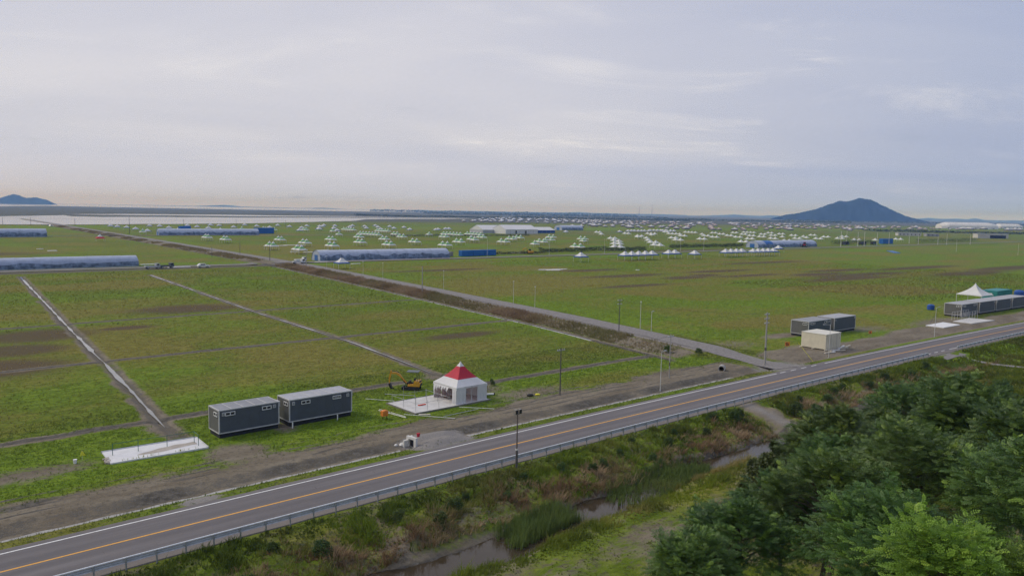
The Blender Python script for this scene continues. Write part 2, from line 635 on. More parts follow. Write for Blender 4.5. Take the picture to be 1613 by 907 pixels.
# ------------------------------------------------------------------ measured layout (site metres for tents, world metres for shores and ridges)
GREEN_TENTS = [(200.6, 468.6), (200.6, 463.4), (234.2, 459.1), (234.2, 453.9), (192.5, 377.2), (192.5, 372.0), (229.0, 410.7), (229.0, 405.5), (189.5, 335.1), (189.5, 329.9), (304.8, 701.4), (330.7, 712.1), (330.7, 706.9), (330.7, 701.7), (330.7, 696.5), (330.7, 691.3), (330.7, 686.1), (364.0, 691.6), (364.0, 686.4), (201.6, 505.7), (201.6, 500.5), (193.9, 627.0), (271.1, 457.7), (271.1, 452.5), (226.9, 370.7), (226.9, 365.5), (315.9, 498.2), (315.9, 493.0), (267.5, 410.1), (267.5, 404.9), (330.0, 554.6), (358.6, 569.6), (358.6, 564.4), (358.6, 559.2), (358.6, 554.0), (358.6, 548.8), (358.6, 543.6), (358.6, 538.4), (383.2, 553.9), (383.2, 548.7), (354.8, 498.6), (354.8, 493.4), (313.2, 455.8), (313.2, 450.6), (308.4, 408.0), (308.4, 402.8), (267.2, 373.8), (267.2, 368.6), (414.2, 544.9), (438.8, 557.6), (438.8, 552.4), (438.8, 547.2), (438.8, 542.0), (438.8, 536.8), (438.8, 531.6), (392.9, 493.8), (392.9, 488.6), (340.7, 401.5), (340.7, 396.2), (300.0, 360.1), (300.0, 354.9), (463.8, 554.7), (463.8, 549.5), (463.8, 544.3), (463.8, 539.1), (463.8, 533.9), (390.6, 450.5), (377.0, 428.4), (412.7, 700.3), (412.7, 695.1), (412.7, 689.9), (412.7, 684.7), (412.7, 679.5), (426.8, 656.7), (426.8, 651.5), (426.8, 646.3), (426.8, 641.1), (426.8, 635.9), (370.7, 643.7), (420.2, 478.7), (420.2, 473.5), (382.4, 440.8), (382.4, 435.6), (376.1, 395.4), (376.1, 390.2), (421.4, 441.6), (421.4, 436.4), (449.7, 465.9), (449.7, 460.6), (407.0, 388.8), (407.0, 383.6), (374.2, 356.5), (439.0, 416.6), (491.5, 470.9), (491.5, 465.7), (444.1, 416.0), (489.6, 429.7), (489.6, 424.5), (455.2, 391.4), (372.5, 315.4), (372.5, 310.2)]
PALE_TENTS = [(672.7, 591.1), (672.7, 585.9), (619.7, 531.8), (525.9, 429.8), (525.9, 424.6), (489.9, 391.4), (477.6, 374.7), (439.4, 343.7), (439.4, 338.5), (398.3, 304.8), (398.3, 299.6), (675.2, 550.1), (675.2, 544.9), (596.4, 460.8), (612.7, 476.0), (612.7, 470.8), (704.7, 543.3), (704.7, 538.1), (704.7, 532.9), (670.8, 507.9), (570.0, 427.2), (527.8, 388.4), (491.6, 354.6), (491.6, 349.4), (452.1, 316.9), (452.1, 311.7), (798.7, 598.2), (798.7, 593.0), (734.3, 537.9), (734.3, 532.7), (734.3, 527.5), (734.3, 522.3), (681.2, 478.3), (681.2, 473.1), (607.8, 430.1), (607.8, 424.9), (564.8, 389.7), (564.8, 384.5), (826.5, 588.2), (826.5, 583.0), (826.5, 577.8), (826.5, 572.6), (764.8, 515.2), (717.5, 476.3), (717.5, 471.1), (846.0, 562.1), (846.0, 556.9), (803.9, 520.0), (803.9, 514.8), (682.4, 439.3), (682.4, 434.1), (613.9, 402.2), (613.9, 397.0), (758.8, 476.9), (758.8, 471.7), (892.3, 564.6), (892.3, 559.4), (939.8, 581.4), (939.8, 576.2), (939.8, 571.0), (939.8, 565.8), (833.5, 510.3), (833.5, 505.1), (789.0, 469.2), (789.0, 464.0), (714.8, 434.8), (714.8, 429.6), (680.0, 396.9), (680.0, 391.7), (594.3, 344.4), (594.3, 339.2), (870.7, 509.1), (870.7, 503.9), (953.1, 553.3), (953.1, 548.1), (835.7, 472.6), (835.7, 467.4), (764.2, 440.0), (764.2, 434.8), (720.5, 398.1), (720.5, 392.9), (916.1, 513.5), (916.1, 508.3), (795.9, 432.9), (669.2, 351.0), (669.2, 345.8), (869.5, 467.5), (869.5, 462.3), (836.9, 432.8), (800.6, 407.1), (917.2, 471.4), (917.2, 466.2), (755.0, 392.8), (755.0, 387.6), (860.0, 421.8), (860.0, 416.6), (778.7, 383.7), (778.7, 378.5), (906.0, 425.4), (906.0, 420.2), (819.9, 383.2), (819.9, 378.0), (788.2, 348.2), (788.2, 343.0), (821.5, 343.6), (881.4, 351.4), (881.4, 346.2)]
BLUE_CAMP_TENTS = [(489.0, 895.7), (451.6, 832.7), (404.3, 739.7), (489.7, 866.9), (428.5, 752.5), (389.9, 671.6), (518.0, 873.8), (479.7, 810.5), (430.1, 717.1), (519.9, 845.8), (473.0, 759.6), (557.0, 883.3), (512.8, 801.4), (463.9, 712.7), (549.9, 835.6), (506.9, 755.4), (547.0, 797.2), (498.1, 708.0), (526.3, 697.9), (539.5, 712.9), (565.4, 734.8), (570.6, 735.5), (264.6, 820.3), (254.0, 755.7), (246.5, 703.1), (300.8, 844.3), (242.3, 656.4), (294.2, 794.6), (290.1, 749.8), (339.1, 881.0), (339.2, 854.5), (279.5, 688.9), (330.4, 788.6), (384.5, 894.2), (376.3, 838.0), (310.3, 673.9), (365.2, 777.0), (417.9, 875.4), (407.4, 819.6), (398.5, 769.2), (446.0, 854.9), (353.1, 678.4), (452.5, 827.5), (396.9, 724.4), (219.1, 827.2), (216.8, 793.2), (218.3, 766.5), (212.5, 715.5), (206.6, 659.1), (259.7, 838.1), (115.3, 601.8), (653.4, 621.0), (747.0, 625.0), (792.1, 652.1), (798.6, 652.5), (804.9, 653.2), (809.1, 650.1), (816.1, 650.8), (822.3, 651.2), (835.0, 654.7), (863.2, 677.0), (866.2, 672.8), (867.0, 667.7), (871.7, 665.5), (869.8, 660.6), (875.3, 660.6), (872.7, 656.1), (875.8, 652.1), (880.7, 650.3)]
BLUE_ROW_TENTS = [(319.4, 222.9), (324.7, 222.9), (330.0, 222.9), (335.3, 222.9), (340.6, 222.9), (358.5, 226.4), (363.8, 226.4), (370.6, 218.1), (287.5, 222.8), (407.3, 224.2), (412.6, 224.2), (417.9, 224.2), (423.2, 224.2), (431.4, 221.9), (436.7, 221.9), (442.0, 221.9), (447.3, 221.9), (452.6, 221.9), (498.3, 247.5), (158.5, 228.6)]
RED_FAR_TENT = (133.96, 507.14)
LAGOON = [(-886, 1248), (-865, 1309), (-881, 1441), (-896, 1548), (-820, 1441), (-761, 1436), (-707, 1577), (-576, 1727), (-462, 1959), (-314, 2279), (-103, 2587), (-191, 2159), (-279, 2024), (-341, 1781), (-316, 1558), (-342, 1355), (-383, 1146), (-430, 1034), (-492, 914), (-557, 842), (-580, 816)]
POOL = [(-980, 1693), (-959, 1929), (-832, 2129), (-632, 2285), (-427, 2508), (-362, 2630), (-404, 2373), (-641, 1922), (-816, 1790), (-895, 1688)]
SEA = [(-2474, 3410), (-2544, 3853), (-3264, 5450), (-2851, 5385), (-2516, 5419), (-1961, 5605), (-1417, 5812), (-1077, 6324), (-730, 6946), (-2355, 17099), (-5788, 23741), (-9648, 20788), (-10215, 15478), (-11025, 15202)]
MOUNTAIN = [(2102, 0), (2207, 17), (2270, 45), (2354, 49), (2451, 76), (2519, 90), (2599, 124), (2712, 164), (2787, 163), (2870, 190), (2907, 187), (2984, 177), (3053, 144), (3133, 108), (3211, 72), (3288, 43), (3390, 16), (3508, 2)]
ISLAND = [(-6454, 0), (-6341, 58), (-6229, 103), (-6083, 84), (-5937, 64), (-5863, 89), (-5773, 116), (-5694, 95), (-5643, 74), (-5584, 76), (-5518, 84), (-5460, 67), (-5387, 54), (-5352, 22), (-5323, 0)]
RIDGE_WEST = [(-2436, 0), (-1653, 13), (-1506, 28), (-1163, 18), (-869, 22), (-478, 26), (-86, 24), (207, 27), (795, 31), (1039, 45), (1186, 33), (1676, 28), (2263, 35), (2655, 27)]
RIDGE_MID = [(2213, 11), (2457, 24), (2701, 40), (2839, 54), (3028, 39), (3191, 38), (3272, 51), (3370, 49), (3452, 44), (3681, 31), (4009, 4)]
RIDGE_EAST = [(4988, 7), (5205, 44), (5351, 59), (5474, 45), (5637, 52), (5743, 54), (5833, 45), (5921, 67), (6062, 42), (6250, 39), (6453, 45), (6780, 41), (7106, 39)]
RIDGE_SEA = [(-9353, 6), (-5698, 19), (-5469, 35), (-5240, 55), (-5069, 48), (-4898, 23), (-3756, 16), (-3470, 33), (-3299, 28), (-3070, 12)]
HAZE_DENSITY = 0.000118

# ------------------------------------------------------------------ ground
def grow(start, stop, step, k):
    out, x, d = [], start, step
    while abs(x) < stop:
        d *= k
        x += d if start >= 0 and step > 0 else -abs(d)
        out.append(x)
    return out


ga = np.array(sorted(grow(-20, 21000, -0.8, 1.075)) + list(np.arange(-20, 180, 0.5)) + list(np.arange(180, 280, 1.0)) + grow(280, 21000, 1.2, 1.055))
gs = np.array(sorted(grow(-62, 1800, -2, 1.25)) + list(np.arange(-62, -21, 1.4)) + list(np.arange(-21, 16, 0.42)) + list(np.arange(16, 130, 0.8)) + list(np.arange(130, 300, 1.4)) + grow(300, 21000, 1.8, 1.05))
AA, SS = np.meshgrid(ga, gs, indexing='ij')
ZZ = ground_z(AA, SS)
XX, YY = site(AA, SS)
na, ns = AA.shape
gv = np.stack([XX, YY, ZZ], -1).reshape(-1, 3)
idx = np.arange(na * ns).reshape(na, ns)
gf = np.stack([idx[:-1, :-1], idx[1:, :-1], idx[1:, 1:], idx[:-1, 1:]], -1).reshape(-1, 4)
ground_me = np_mesh('ground', gv, gf, smooth=True)


def cover_maps(a, s):
    """what grows or lies where: soil, dry grass, red saltwort, lush grass, mud, gravel, marsh grey"""
    n1 = fbm(a * 0.05, s * 0.05, 21)
    n2 = fbm(a * 0.25, s * 0.25, 22)
    ell = lambda ca, cs, ra, rs: np.exp(-(((a - ca) / ra) ** 2 + ((s - cs) / rs) ** 2))
    la = lane_a(s)
    d = a - la
    soil = np.zeros_like(a)
    mud = np.zeros_like(a)
    left = (a < 114)
    # roadside belt on the field side
    edge = 13.5 + 3.5 * (n1 - 0.5) + 3 * (n2 - 0.5) + 1.5 * sstep(58, 80, a)
    soil = np.maximum(soil, left * sstep(6.0, 7.0, s) * sstep(edge + 2.4, edge - 1.8, s) * np.where(s > 9.5, 0.50 + 0.95 * n2, 1.0))
    soil = np.maximum(soil, 0.34 * sstep(4.0, 4.6, s) * sstep(7, 6.4, s))
    soil = np.maximum(soil, 0.95 * ell(30, 15.5, 4, 4))
    soil = np.maximum(soil, 0.75 * ell(12, 21, 9, 3.0))
    soil = np.maximum(soil, 0.95 * ell(27, 29, 2.2, 4))
    soil = np.maximum(soil, 0.8 * ell(37.8, 21.5, 2.0, 3))
    soil = np.maximum(soil, 0.8 * ell(67, 24, 6, 6))
    soil = np.maximum(soil, 0.85 * ell(68, 33, 4, 3))
    soil = np.maximum(soil, 0.75 * ell(72, 17, 9, 4))
    soil = np.maximum(soil, 0.9 * ell(100, 13, 10, 4))
    # right of the gravel lane
    right = sstep(120, 126, a)
    soil = np.maximum(soil, right * 0.85 * sstep(5.0, 6, s) * sstep(13 + 8 * n1, 9 + 8 * n1, s) * sstep(420, 300, a))
    soil = np.maximum(soil, 0.95 * ell(143, 11, 9, 5))
    soil = np.maximum(soil, 0.62 * ell(176, 20, 12, 6))
    soil = np.maximum(soil, 0.75 * ell(205, 15, 22, 7))
    soil = np.maximum(soil, 0.7 * ell(250, 26, 20, 9))
    soil = np.maximum(soil, 0.55 * ell(132, 24, 9, 7))
    soil = np.maximum(soil, 0.6 * ell(235, 187, 14, 8))
    # drains and cross dykes of the left field
    for f, s0, s1, wd in ((drain_one, 24, 246, 2.3), (drain_two, 30, 235, 1.9)):
        dd = np.abs(a - f(s) + 1.2 * (n2 - 0.5))
        soil = np.maximum(soil, (0.35 + 0.75 * n2) * sstep(wd, wd * 0.35, dd) * (s > s0) * (s < s1))
        mud = np.maximum(mud, 0.55 * sstep(wd * 0.6, wd * 0.3, dd) * (s > s0) * (s < s1))
    for line, a0, a1 in ((33, -40, 62), (73.5, -60, 118), (119.5, -60, 124), (25.5, 69, 109), (160, -60, 30), (205, -60, 120)):
        dd = np.abs(s - line - 1.0 * (fbm(a * 0.12, s * 0 + line, 3) - 0.5))
        inside = ((a > a0) & (a < a1))
        wgt = 1.0 if line < 130 else 0.45
        soil = np.maximum(soil, wgt * inside * 0.72 * sstep(1.9, 0.7, dd) * (0.45 + n2))
        soil = np.maximum(soil, wgt * inside * sstep(1.0, 0.45, dd))
        mud = np.maximum(mud, inside * sstep(0.95, 0.45, dd))
    # wheel ruts on the dirt belt beside the road
    for r0, wv in ((10.9, 0.5), (12.3, 0.6), (13.3, 0.9), (15.0, 1.2)):
        rd = np.abs(s - r0 - wv * (fbm(a * 0.09, a * 0 + r0, 17, 3) - 0.5) * 2)
        rut = sstep(0.42, 0.12, rd) * (a < 118) * (0.25 + 1.1 * fbm(a * 0.35, s * 0.35, 18, 3)) * (s < 17)
        mud = np.maximum(mud, 0.75 * rut)
        soil = np.maximum(soil, 0.7 * rut)
    # cross roads, verge of the lane
    mud = np.maximum(mud, left * sstep(6.9, 7.4, s) * sstep(10.6, 9.0, s) * (0.35 + 0.5 * n2))
    crossv = sstep(253.5, 255.5, s) * sstep(262.5, 261, s) * sstep(150, 140, a)
    soil = np.maximum(soil, crossv)
    mud = np.maximum(mud, crossv * 0.8)
    lanezone = sstep(18, 24, s) * sstep(1400, 1100, s)
    soil = np.maximum(soil, lanezone * sstep(-5.0, -4.0, d) * sstep(4.2, 3.0, d))
    soil = np.maximum(soil, lanezone * 0.8 * sstep(-14.6, -13.4, d) * sstep(-9.5, -11, d))
    soil = np.maximum(soil, 0.75 * lanezone * sstep(-11, -9.5, d) * sstep(-4.2, -5.2, d))
    mud = np.maximum(mud, lanezone * sstep(-13.6, -12.8, d) * sstep(-10.6, -11.4, d))
    gravel = lanezone * sstep(-4.2, -3.4, d) * sstep(3.8, 3.0, d)
    mouth = ell(119, 6.5, 7, 4.5)
    gravel = np.maximum(gravel, mouth)
    soil = np.maximum(soil, mouth)
    heap = np.exp(-((a - 48.8) / 4.6) ** 4 - ((s - 6.6) / 3.0) ** 4)
    gravel = np.maximum(gravel, heap)
    soil = np.maximum(soil, heap)
    gravel = np.maximum(gravel, ell(22.5, 5.0, 2.2, 1.2))
    soil = np.maximum(soil, ell(22.5, 5.0, 2.2, 1.2))
    # stream side of the road
    b = sstep(-4.3, -5.2, s)
    soil = np.maximum(soil, b * (0.40 + 0.55 * (n2 - 0.5) + 0.3 * (n1 - 0.5)))
    soil = np.maximum(soil, 0.6 * sstep(95, 100, a) * b * sstep(-12, -10, s) * sstep(-8, -10, s))
    st = s - stream_s(a)
    mud = np.maximum(mud, b * sstep(3.0, 1.6, np.abs(st)))
    soil = np.maximum(soil, b * sstep(3.4, 2.0, np.abs(st)))
    soil = np.maximum(soil, (0.22 + 0.62 * n2) * b * sstep(-21.0, -23.5, s + 2.5 * (n1 - 0.5)) * sstep(-33, -29, s))
    soil = np.maximum(soil, 1.0 * side_track(a, s))
    gravel = np.maximum(gravel, 0.55 * side_track(a, s))
    soil = np.maximum(soil, b * 0.9 * ell(31.5, -12.2, 1.2, 2.5))
    meadow = b * sstep(118, 132, a) * sstep(-5.4, -6.5, s)
    soil = soil * (1 - 0.75 * meadow)
    gravel = gravel * (1 - meadow)
    # grass moods
    far = sstep(250, 900, s)
    n0 = fbm(a * 0.018, s * 0.03, 24)
    dry = 0.40 * sstep(0.42, 0.64, n1) + 0.40 * sstep(0.46, 0.62, n0) + 0.3 * (n2 - 0.4)
    dry = np.maximum(dry, 0.85 * ell(80, 52, 26, 9) + 0.55 * ell(46, 50, 20, 8))
    dry = np.maximum(dry, 1.15 * ell(190, 145, 50, 32) * (d > 6))
    dry = np.maximum(dry, 0.6 * ell(50, 150, 40, 16) + 0.6 * ell(40, 95, 30, 9) + 0.65 * ell(100, 95, 20, 10))
    dry = np.maximum(dry, 0.75 * ell(330, 160, 90, 14) + 0.7 * ell(360, 98, 110, 12))
    dry = np.maximum(dry, 0.75 * ell(95, 150, 18, 16))
    dry = np.maximum(dry, 0.6 * ell(60, 230, 90, 14))
    dry = np.maximum(dry, 0.8 * ell(200, 400, 110, 60))
    dry = np.maximum(dry, 0.7 * ell(20, 420, 130, 55))
    dry = np.maximum(dry, 0.62 * ell(88, 17, 14, 4))
    red = np.zeros_like(a)
    for e in ((64, 131, 14, 7), (28, 107, 11, 7), (16, 76, 12, 6), (22, 92, 9, 5), (95, 62, 10, 2.5), (44, 108, 6, 2), (240, 150, 26, 4), (210, 118, 20, 3), (345, 108, 40, 5), (290, 128, 26, 3), (420, 120, 46, 5), (480, 96, 60, 6), (380, 180, 40, 4), (190, 205, 26, 3), (257, 133, 14, 4), (274, 137, 10, 4), (300, 150, 24, 4), (320, 100, 34, 5), (327, 118, 24, 5), (405, 88, 46, 6), (250, 178, 20, 4), (20, 380, 60, 14), (360, 128, 30, 4), (450, 292, 60, 5)):
        red = np.maximum(red, 1.0 * ell(e[0], e[1], e[2] * 1.1, e[3] * 1.5))
    lush = 0.72 * sstep(13, 16, s) * sstep(30, 25, s) * left
    lush = np.maximum(lush, 0.60 * sstep(0.54, 0.34, n1))
    lush = np.maximum(lush, 0.55 * (d > 8) * (s > 14) * (s < 262) * (a > 130))
    lush = np.maximum(lush, 0.8 * ell(200, 60, 60, 24) * (d > 6))
    lush = np.maximum(lush, 0.8 * ell(310, 70, 80, 22))
    lush = np.maximum(lush, 0.75 * (sstep(4.5, 6.5, d) * sstep(22, 14, d)) * (s > 40) * (s < 600))
    lush = np.maximum(lush, 0.7 * sstep(210, 240, s) * sstep(262, 250, s) * (d > 5))
    lush = np.where(b > 0.5, 0.25 * n2 + 0.65 * meadow, lush)
    lush = np.maximum(lush, 0.8 * sstep(730, 760, s) * sstep(960, 900, s))
    soil = np.maximum(soil, 0.9 * ell(150, 25, 8, 3))
    grey = sstep(1000, 1500, s) * 0.9
    soil = np.where(s > 1500, soil * 0, soil)
    return soil, dry, red, lush, mud, gravel, grey


cv = [np.clip(m, 0, 1).ravel() for m in cover_maps(AA, SS)]
at1 = ground_me.color_attributes.new('cover', 'FLOAT_COLOR', 'POINT')
at1.data.foreach_set('color', np.stack([cv[0], cv[1], cv[2], cv[3]], -1).astype(np.float32).ravel())
at2 = ground_me.color_attributes.new('earth', 'FLOAT_COLOR', 'POINT')
at2.data.foreach_set('color', np.stack([cv[4], cv[5], cv[6], np.ones_like(cv[4])], -1).astype(np.float32).ravel())
tag(link('ground', ground_me, [ground_material()]), kind='structure')

# ------------------------------------------------------------------ roads and markings
M_asphalt = asphalt_material()
M_white_line = pmat('white road paint', (0.72, 0.72, 0.70), 0.7, 0.10, 6, dirt=(0.25, 0.23, 0.22), dirt_amt=0.5)
M_orange_line = pmat('orange road paint', (0.72, 0.36, 0.06), 0.7, 0.10, 6, dirt=(0.25, 0.2, 0.15), dirt_amt=0.35)
M_conc = pmat('concrete', (0.36, 0.35, 0.33), 0.9, 0.14, 1.5, bump=0.3, dirt=(0.19, 0.17, 0.14), dirt_amt=0.6)
M_gravel = pmat('packed gravel', (0.215, 0.200, 0.190), 0.95, 0.25, 2.2, bump=0.6, dirt=(0.13, 0.11, 0.09), dirt_amt=0.6)
ROAD_A = list(np.arange(-70, 240, 3.0)) + list(np.arange(240, 900, 20.0))
vs, fs = [], []
sec = [(-4.75, -0.05), (-4.65, 0.13), (-2, 0.165), (0, 0.18), (2, 0.165), (4.05, 0.13), (4.25, -0.05)]
for a in ROAD_A:
    for s, z in sec:
        vs.append(S(a, s + (0.06 * math.sin(a * 0.9) if abs(s) > 4 else 0), z))
k = len(sec)
for i in range(len(ROAD_A) - 1):
    for j in range(k - 1):
        fs.append((i * k + j, (i + 1) * k + j, (i + 1) * k + j + 1, i * k + j + 1))
me = bpy.data.meshes.new('road')
me.from_pydata(vs, [], fs)
me.update()
cx = me.attributes.new('cross', 'FLOAT', 'POINT')
cx.data.foreach_set('value', [p[0] for _ in ROAD_A for p in sec])
road = tag(link('road', me, [M_asphalt]), kind='structure')


def road_z(s):
    return float(np.interp(s, [p[0] for p in sec[1:-1]], [p[1] for p in sec[1:-1]]))


def marking(name, s, wd, spans, m):
    mb = MB()
    for a0, a1 in spans:
        al = np.linspace(a0, a1, max(2, int((a1 - a0) / 3) + 1))
        pts = [(a, s + o) for a in al for o in (-wd / 2, wd / 2)]
        mb.add([S(a, q, road_z(q) + 0.006) for a, q in pts], [(2 * i, 2 * i + 2, 2 * i + 3, 2 * i + 1) for i in range(len(al) - 1)])
    return mb.build(name, m, road)


marking('centre_line', 0.0, 0.19, [(-70, 700)], M_orange_line)
marking('edge_line', 3.25, 0.17, [(-70, 112)] + [(113 + 3.2 * i, 114.6 + 3.2 * i) for i in range(4)] + [(127, 700)], M_white_line)
marking('edge_line', -3.35, 0.17, [(-70, 150)] + [(151.5 + 3 * i, 153 + 3 * i) for i in range(3)] + [(161, 700)], M_white_line)

# concrete roadside channel
tag(link('roadside_channel', strip_mesh('roadside_channel', list(np.arange(-40, 45, 1.5)), lambda a: 7.0 + 0.12 * math.sin(a * 1.3), 6.4, -0.31), [M_conc]), kind='structure')
tag(link('roadside_channel', strip_mesh('roadside_channel', list(np.arange(53, 107, 1.5)), lambda a: 7.05 + 0.12 * math.sin(a * 1.7), 6.4, -0.31), [M_conc]), kind='structure')
tag(link('path', strip_mesh('path', [150.5, 153, 155, 157, 159.5], lambda a: -4.8, lambda a: -7.2, lambda a, s: 0.07 if s > -5 else GZ(a, s) + 0.10), [M_gravel]), kind='structure')
mb = MB()
pp = [(157.3, -6.6), (156.6, -9), (155.6, -13), (155, -20), (154, -32)]
mb.add([S(a + o, s, GZ(a, s) + 0.12) for a, s in pp for o in (-0.9, 0.9)], [(2 * i, 2 * i + 1, 2 * i + 3, 2 * i + 2) for i in range(len(pp) - 1)])
tag(mb.build('concrete_path', M_gravel), kind='structure')


def lane_strip(name, pts, half, mat, dz):
    """a sheet following site points"""
    mb = MB()
    ring = []
    for i, (a, s) in enumerate(pts):
        a0, s0 = pts[max(0, i - 1)]
        a1, s1 = pts[min(len(pts) - 1, i + 1)]
        L = math.hypot(a1 - a0, s1 - s0)
        nx, ny = -(s1 - s0) / L, (a1 - a0) / L
        hw = half * (1 + 0.10 * math.sin(i * 2.1) + 0.06 * math.sin(i * 5.3))
        for sg in (1, -1):
            aa, ss = a + sg * nx * hw, s + sg * ny * hw
            ring.append(S(aa, ss, GZ(aa, ss) + dz))
    mb.add(ring, [(2 * i, 2 * i + 1, 2 * i + 3, 2 * i + 2) for i in range(len(pts) - 1)])
    return tag(mb.build(name, mat), kind='structure')


lane_strip('gravel_road', [(float(lane_a(s)), s) for s in list(np.arange(5, 300, 4.0)) + list(np.arange(300, 1000, 20.0))], 2.7, M_gravel, 0.08)
lane_strip('cross_road', [(a, 266.5) for a in list(np.arange(-120, 142, 6.0))], 3.3, M_gravel, 0.16)
lane_strip('cross_road', [(a, 266.5 + 0.02 * (a - 150)) for a in list(np.arange(146, 360, 6.0))] + [(a, 271 + 0.045 * (a - 360)) for a in np.arange(366, 1300, 12.0)], 3.3, M_gravel, 0.22)
lane_strip('far_cross_road', [(a, 606 - 0.03 * (a - 120)) for a in np.arange(-250, 700, 12.0)], 2.6, M_gravel, 0.20)
lane_strip('far_cross_road', [(a, 672 - 0.05 * (a - 640)) for a in np.arange(620, 1800, 20.0)], 3.4, M_gravel, 0.25)

# ------------------------------------------------------------------ water
M_stream = water_material('stream water', (0.050, 0.038, 0.024), 0.04, 0.10)
M_flat_water = water_material('flat water', (0.24, 0.235, 0.22), 0.05, 0.0)
tag(link('stream', strip_mesh('stream', list(np.arange(-20, 93, 1.5)), lambda a: float(stream_s(a)) + 3.2, lambda a: float(stream_s(a)) - 3.2, -1.52), [M_stream]), kind='structure')
for f, s0, s1, hw in ((drain_one, 30, 245, 0.22), (drain_two, 36, 233, 0.15)):
    mb = MB()
    ss = np.arange(s0, s1, 2.0)
    ring = []
    for i, s in enumerate(ss):
        c = float(f(s))
        hh = hw * max(0.12, 1 + 1.5 * (float(fbm(s * 0.22, c * 0 + hw, 31)) - 0.5) * 2) * min(1.0, (s - s0) / 7 + 0.1)
        c += 0.25 * (float(fbm(s * 0.15, c * 0 + 9, 32)) - 0.5)
        ring += [S(c - hh, s, GZ(c, s) + 0.14), S(c + hh, s, GZ(c, s) + 0.14)]
    mb.add(ring, [(2 * i, 2 * i + 1, 2 * i + 3, 2 * i + 2) for i in range(len(ss) - 1)])
    tag(mb.build('drain_water', M_flat_water), kind='structure')
mb = MB()
ring = []
ss = np.arange(44, 252, 3.0)
for s in ss:
    c = float(lane_a(s)) - 12.9
    hh = 0.30 + 0.45 * max(0.0, float(fbm(s * 0.06, 3.3, 33)) - 0.35)
    ring += [S(c - hh, s, GZ(c, s) + 0.20), S(c + hh, s, GZ(c, s) + 0.20)]
mb.add(ring, [(2 * i, 2 * i + 1, 2 * i + 3, 2 * i + 2) for i in range(len(ss) - 1)])
tag(mb.build('ditch_water', M_flat_water), kind='structure')


def shore_poly(name, pts, z, jit, seed, mat, loop=True):
    """flat water sheet with an uneven shore"""
    rng = random.Random(seed)
    out = []
    for i, p in enumerate(pts):
        q = pts[(i + 1) % len(pts)]
        L = math.hypot(q[0] - p[0], q[1] - p[1])
        k = max(2, min(14, int(L / 30)))
        for j in range(k):
            t = j / k
            d = math.hypot(p[0] + (q[0] - p[0]) * t, p[1] + (q[1] - p[1]) * t)
            jj = jit * d * (0 if j == 0 else 1)
            u = rng.uniform(-1, 1) * jj
            out.append((p[0] + (q[0] - p[0]) * t + u * p[0] / max(d, 1), p[1] + (q[1] - p[1]) * t + u, z))
    me = bpy.data.meshes.new(name)
    me.from_pydata(out, [], [tuple(range(len(out)))])
    me.update()
    return tag(link(name, me, [mat]), kind='structure')


M_sea = water_material('sea water', (0.20, 0.20, 0.20), 0.12, 0.0)
shore_poly('lagoon', LAGOON, 0.30, 0.010, 3, M_sea)
shore_poly('lagoon', POOL, 0.35, 0.008, 4, M_sea)
shore_poly('sea', SEA, 0.8, 0.012, 5, M_sea)

# ------------------------------------------------------------------ hills
M_hill = pmat('hill forest', (0.016, 0.022, 0.015), 0.95, 0.35, 0.02, bump=0.6, dirt=(0.02, 0.025, 0.015), spec=0.05)


def hill(name, prof, y, depth, seed, nx=90, ny=17):
    xs = np.linspace(prof[0][0], prof[-1][0], nx)
    h = np.interp(xs, [p[0] for p in prof], [p[1] for p in prof])
    h = np.convolve(np.pad(h, 1, 'edge'), [0.2, 0.6, 0.2], 'valid')
    step = (xs[-1] - xs[0]) / nx
    h = np.maximum(0, h + (vnoise(xs / step * 0.7, xs * 0, seed) - 0.5) * 0.045 * h.max())
    t = np.linspace(-1, 1, ny)
    X, T = np.meshgrid(xs, t, indexing='ij')
    prof_y = np.clip(1 - np.abs(T) ** 1.5, 0, 1)
    Zm = h[:, None] * prof_y * (1 - 0.25 * (fbm(X / step * 0.15, T * 3 + 50, seed + 2) - 0.5) * (1 - prof_y) * 4)
    Z = Zm - 1.0
    V = np.stack([X, y + T * depth, Z], -1).reshape(-1, 3)
    ii = np.arange(nx * ny).reshape(nx, ny)
    F = np.stack([ii[:-1, :-1], ii[1:, :-1], ii[1:, 1:], ii[:-1, 1:]], -1).reshape(-1, 4)
    return tag(link(name, np_mesh(name, V, F, smooth=True), [M_hill]), kind='structure')


hill('mountain', [(x, z) for x, z in MOUNTAIN[1:-1]], 6500, 200, 1, 140, 25)
hill('island_hill', ISLAND, 9000, 130, 2, 90)
for prof, y0, y1, sd in ((RIDGE_WEST, 12000, 17000, 3), (RIDGE_MID, 10000, 17000, 4), (RIDGE_EAST, 10000, 17000, 5), (RIDGE_SEA, 14000, 18000, 6)):
    k_ = y1 / y0
    hill('hill', [(x * k_, 25 + (z * 0.75 - 25) * k_ if z > 0 else 0) for x, z in prof], y1, 250, sd)

# ------------------------------------------------------------------ haze
mh = bpy.data.materials.new('haze')
mh.use_nodes = True
t = NT(mh.node_tree)
pv = t.n('ShaderNodeVolumePrincipled')
pv.inputs['Color'].default_value = (0.22, 0.45, 1.0, 1)
pv.inputs['Density'].default_value = HAZE_DENSITY
pv.inputs['Absorption Color'].default_value = (1, 1, 1, 1)
pv.inputs['Anisotropy'].default_value = 0.0
out = t.n('ShaderNodeOutputMaterial')
t.l(pv.outputs[0], out.inputs['Volume'])
tag(MB().box(-30000, 30000, -6000, 40000, -4, 205).build('haze', mh), kind='stuff')

# ------------------------------------------------------------------ grass and reeds
RNG = np.random.default_rng(7)


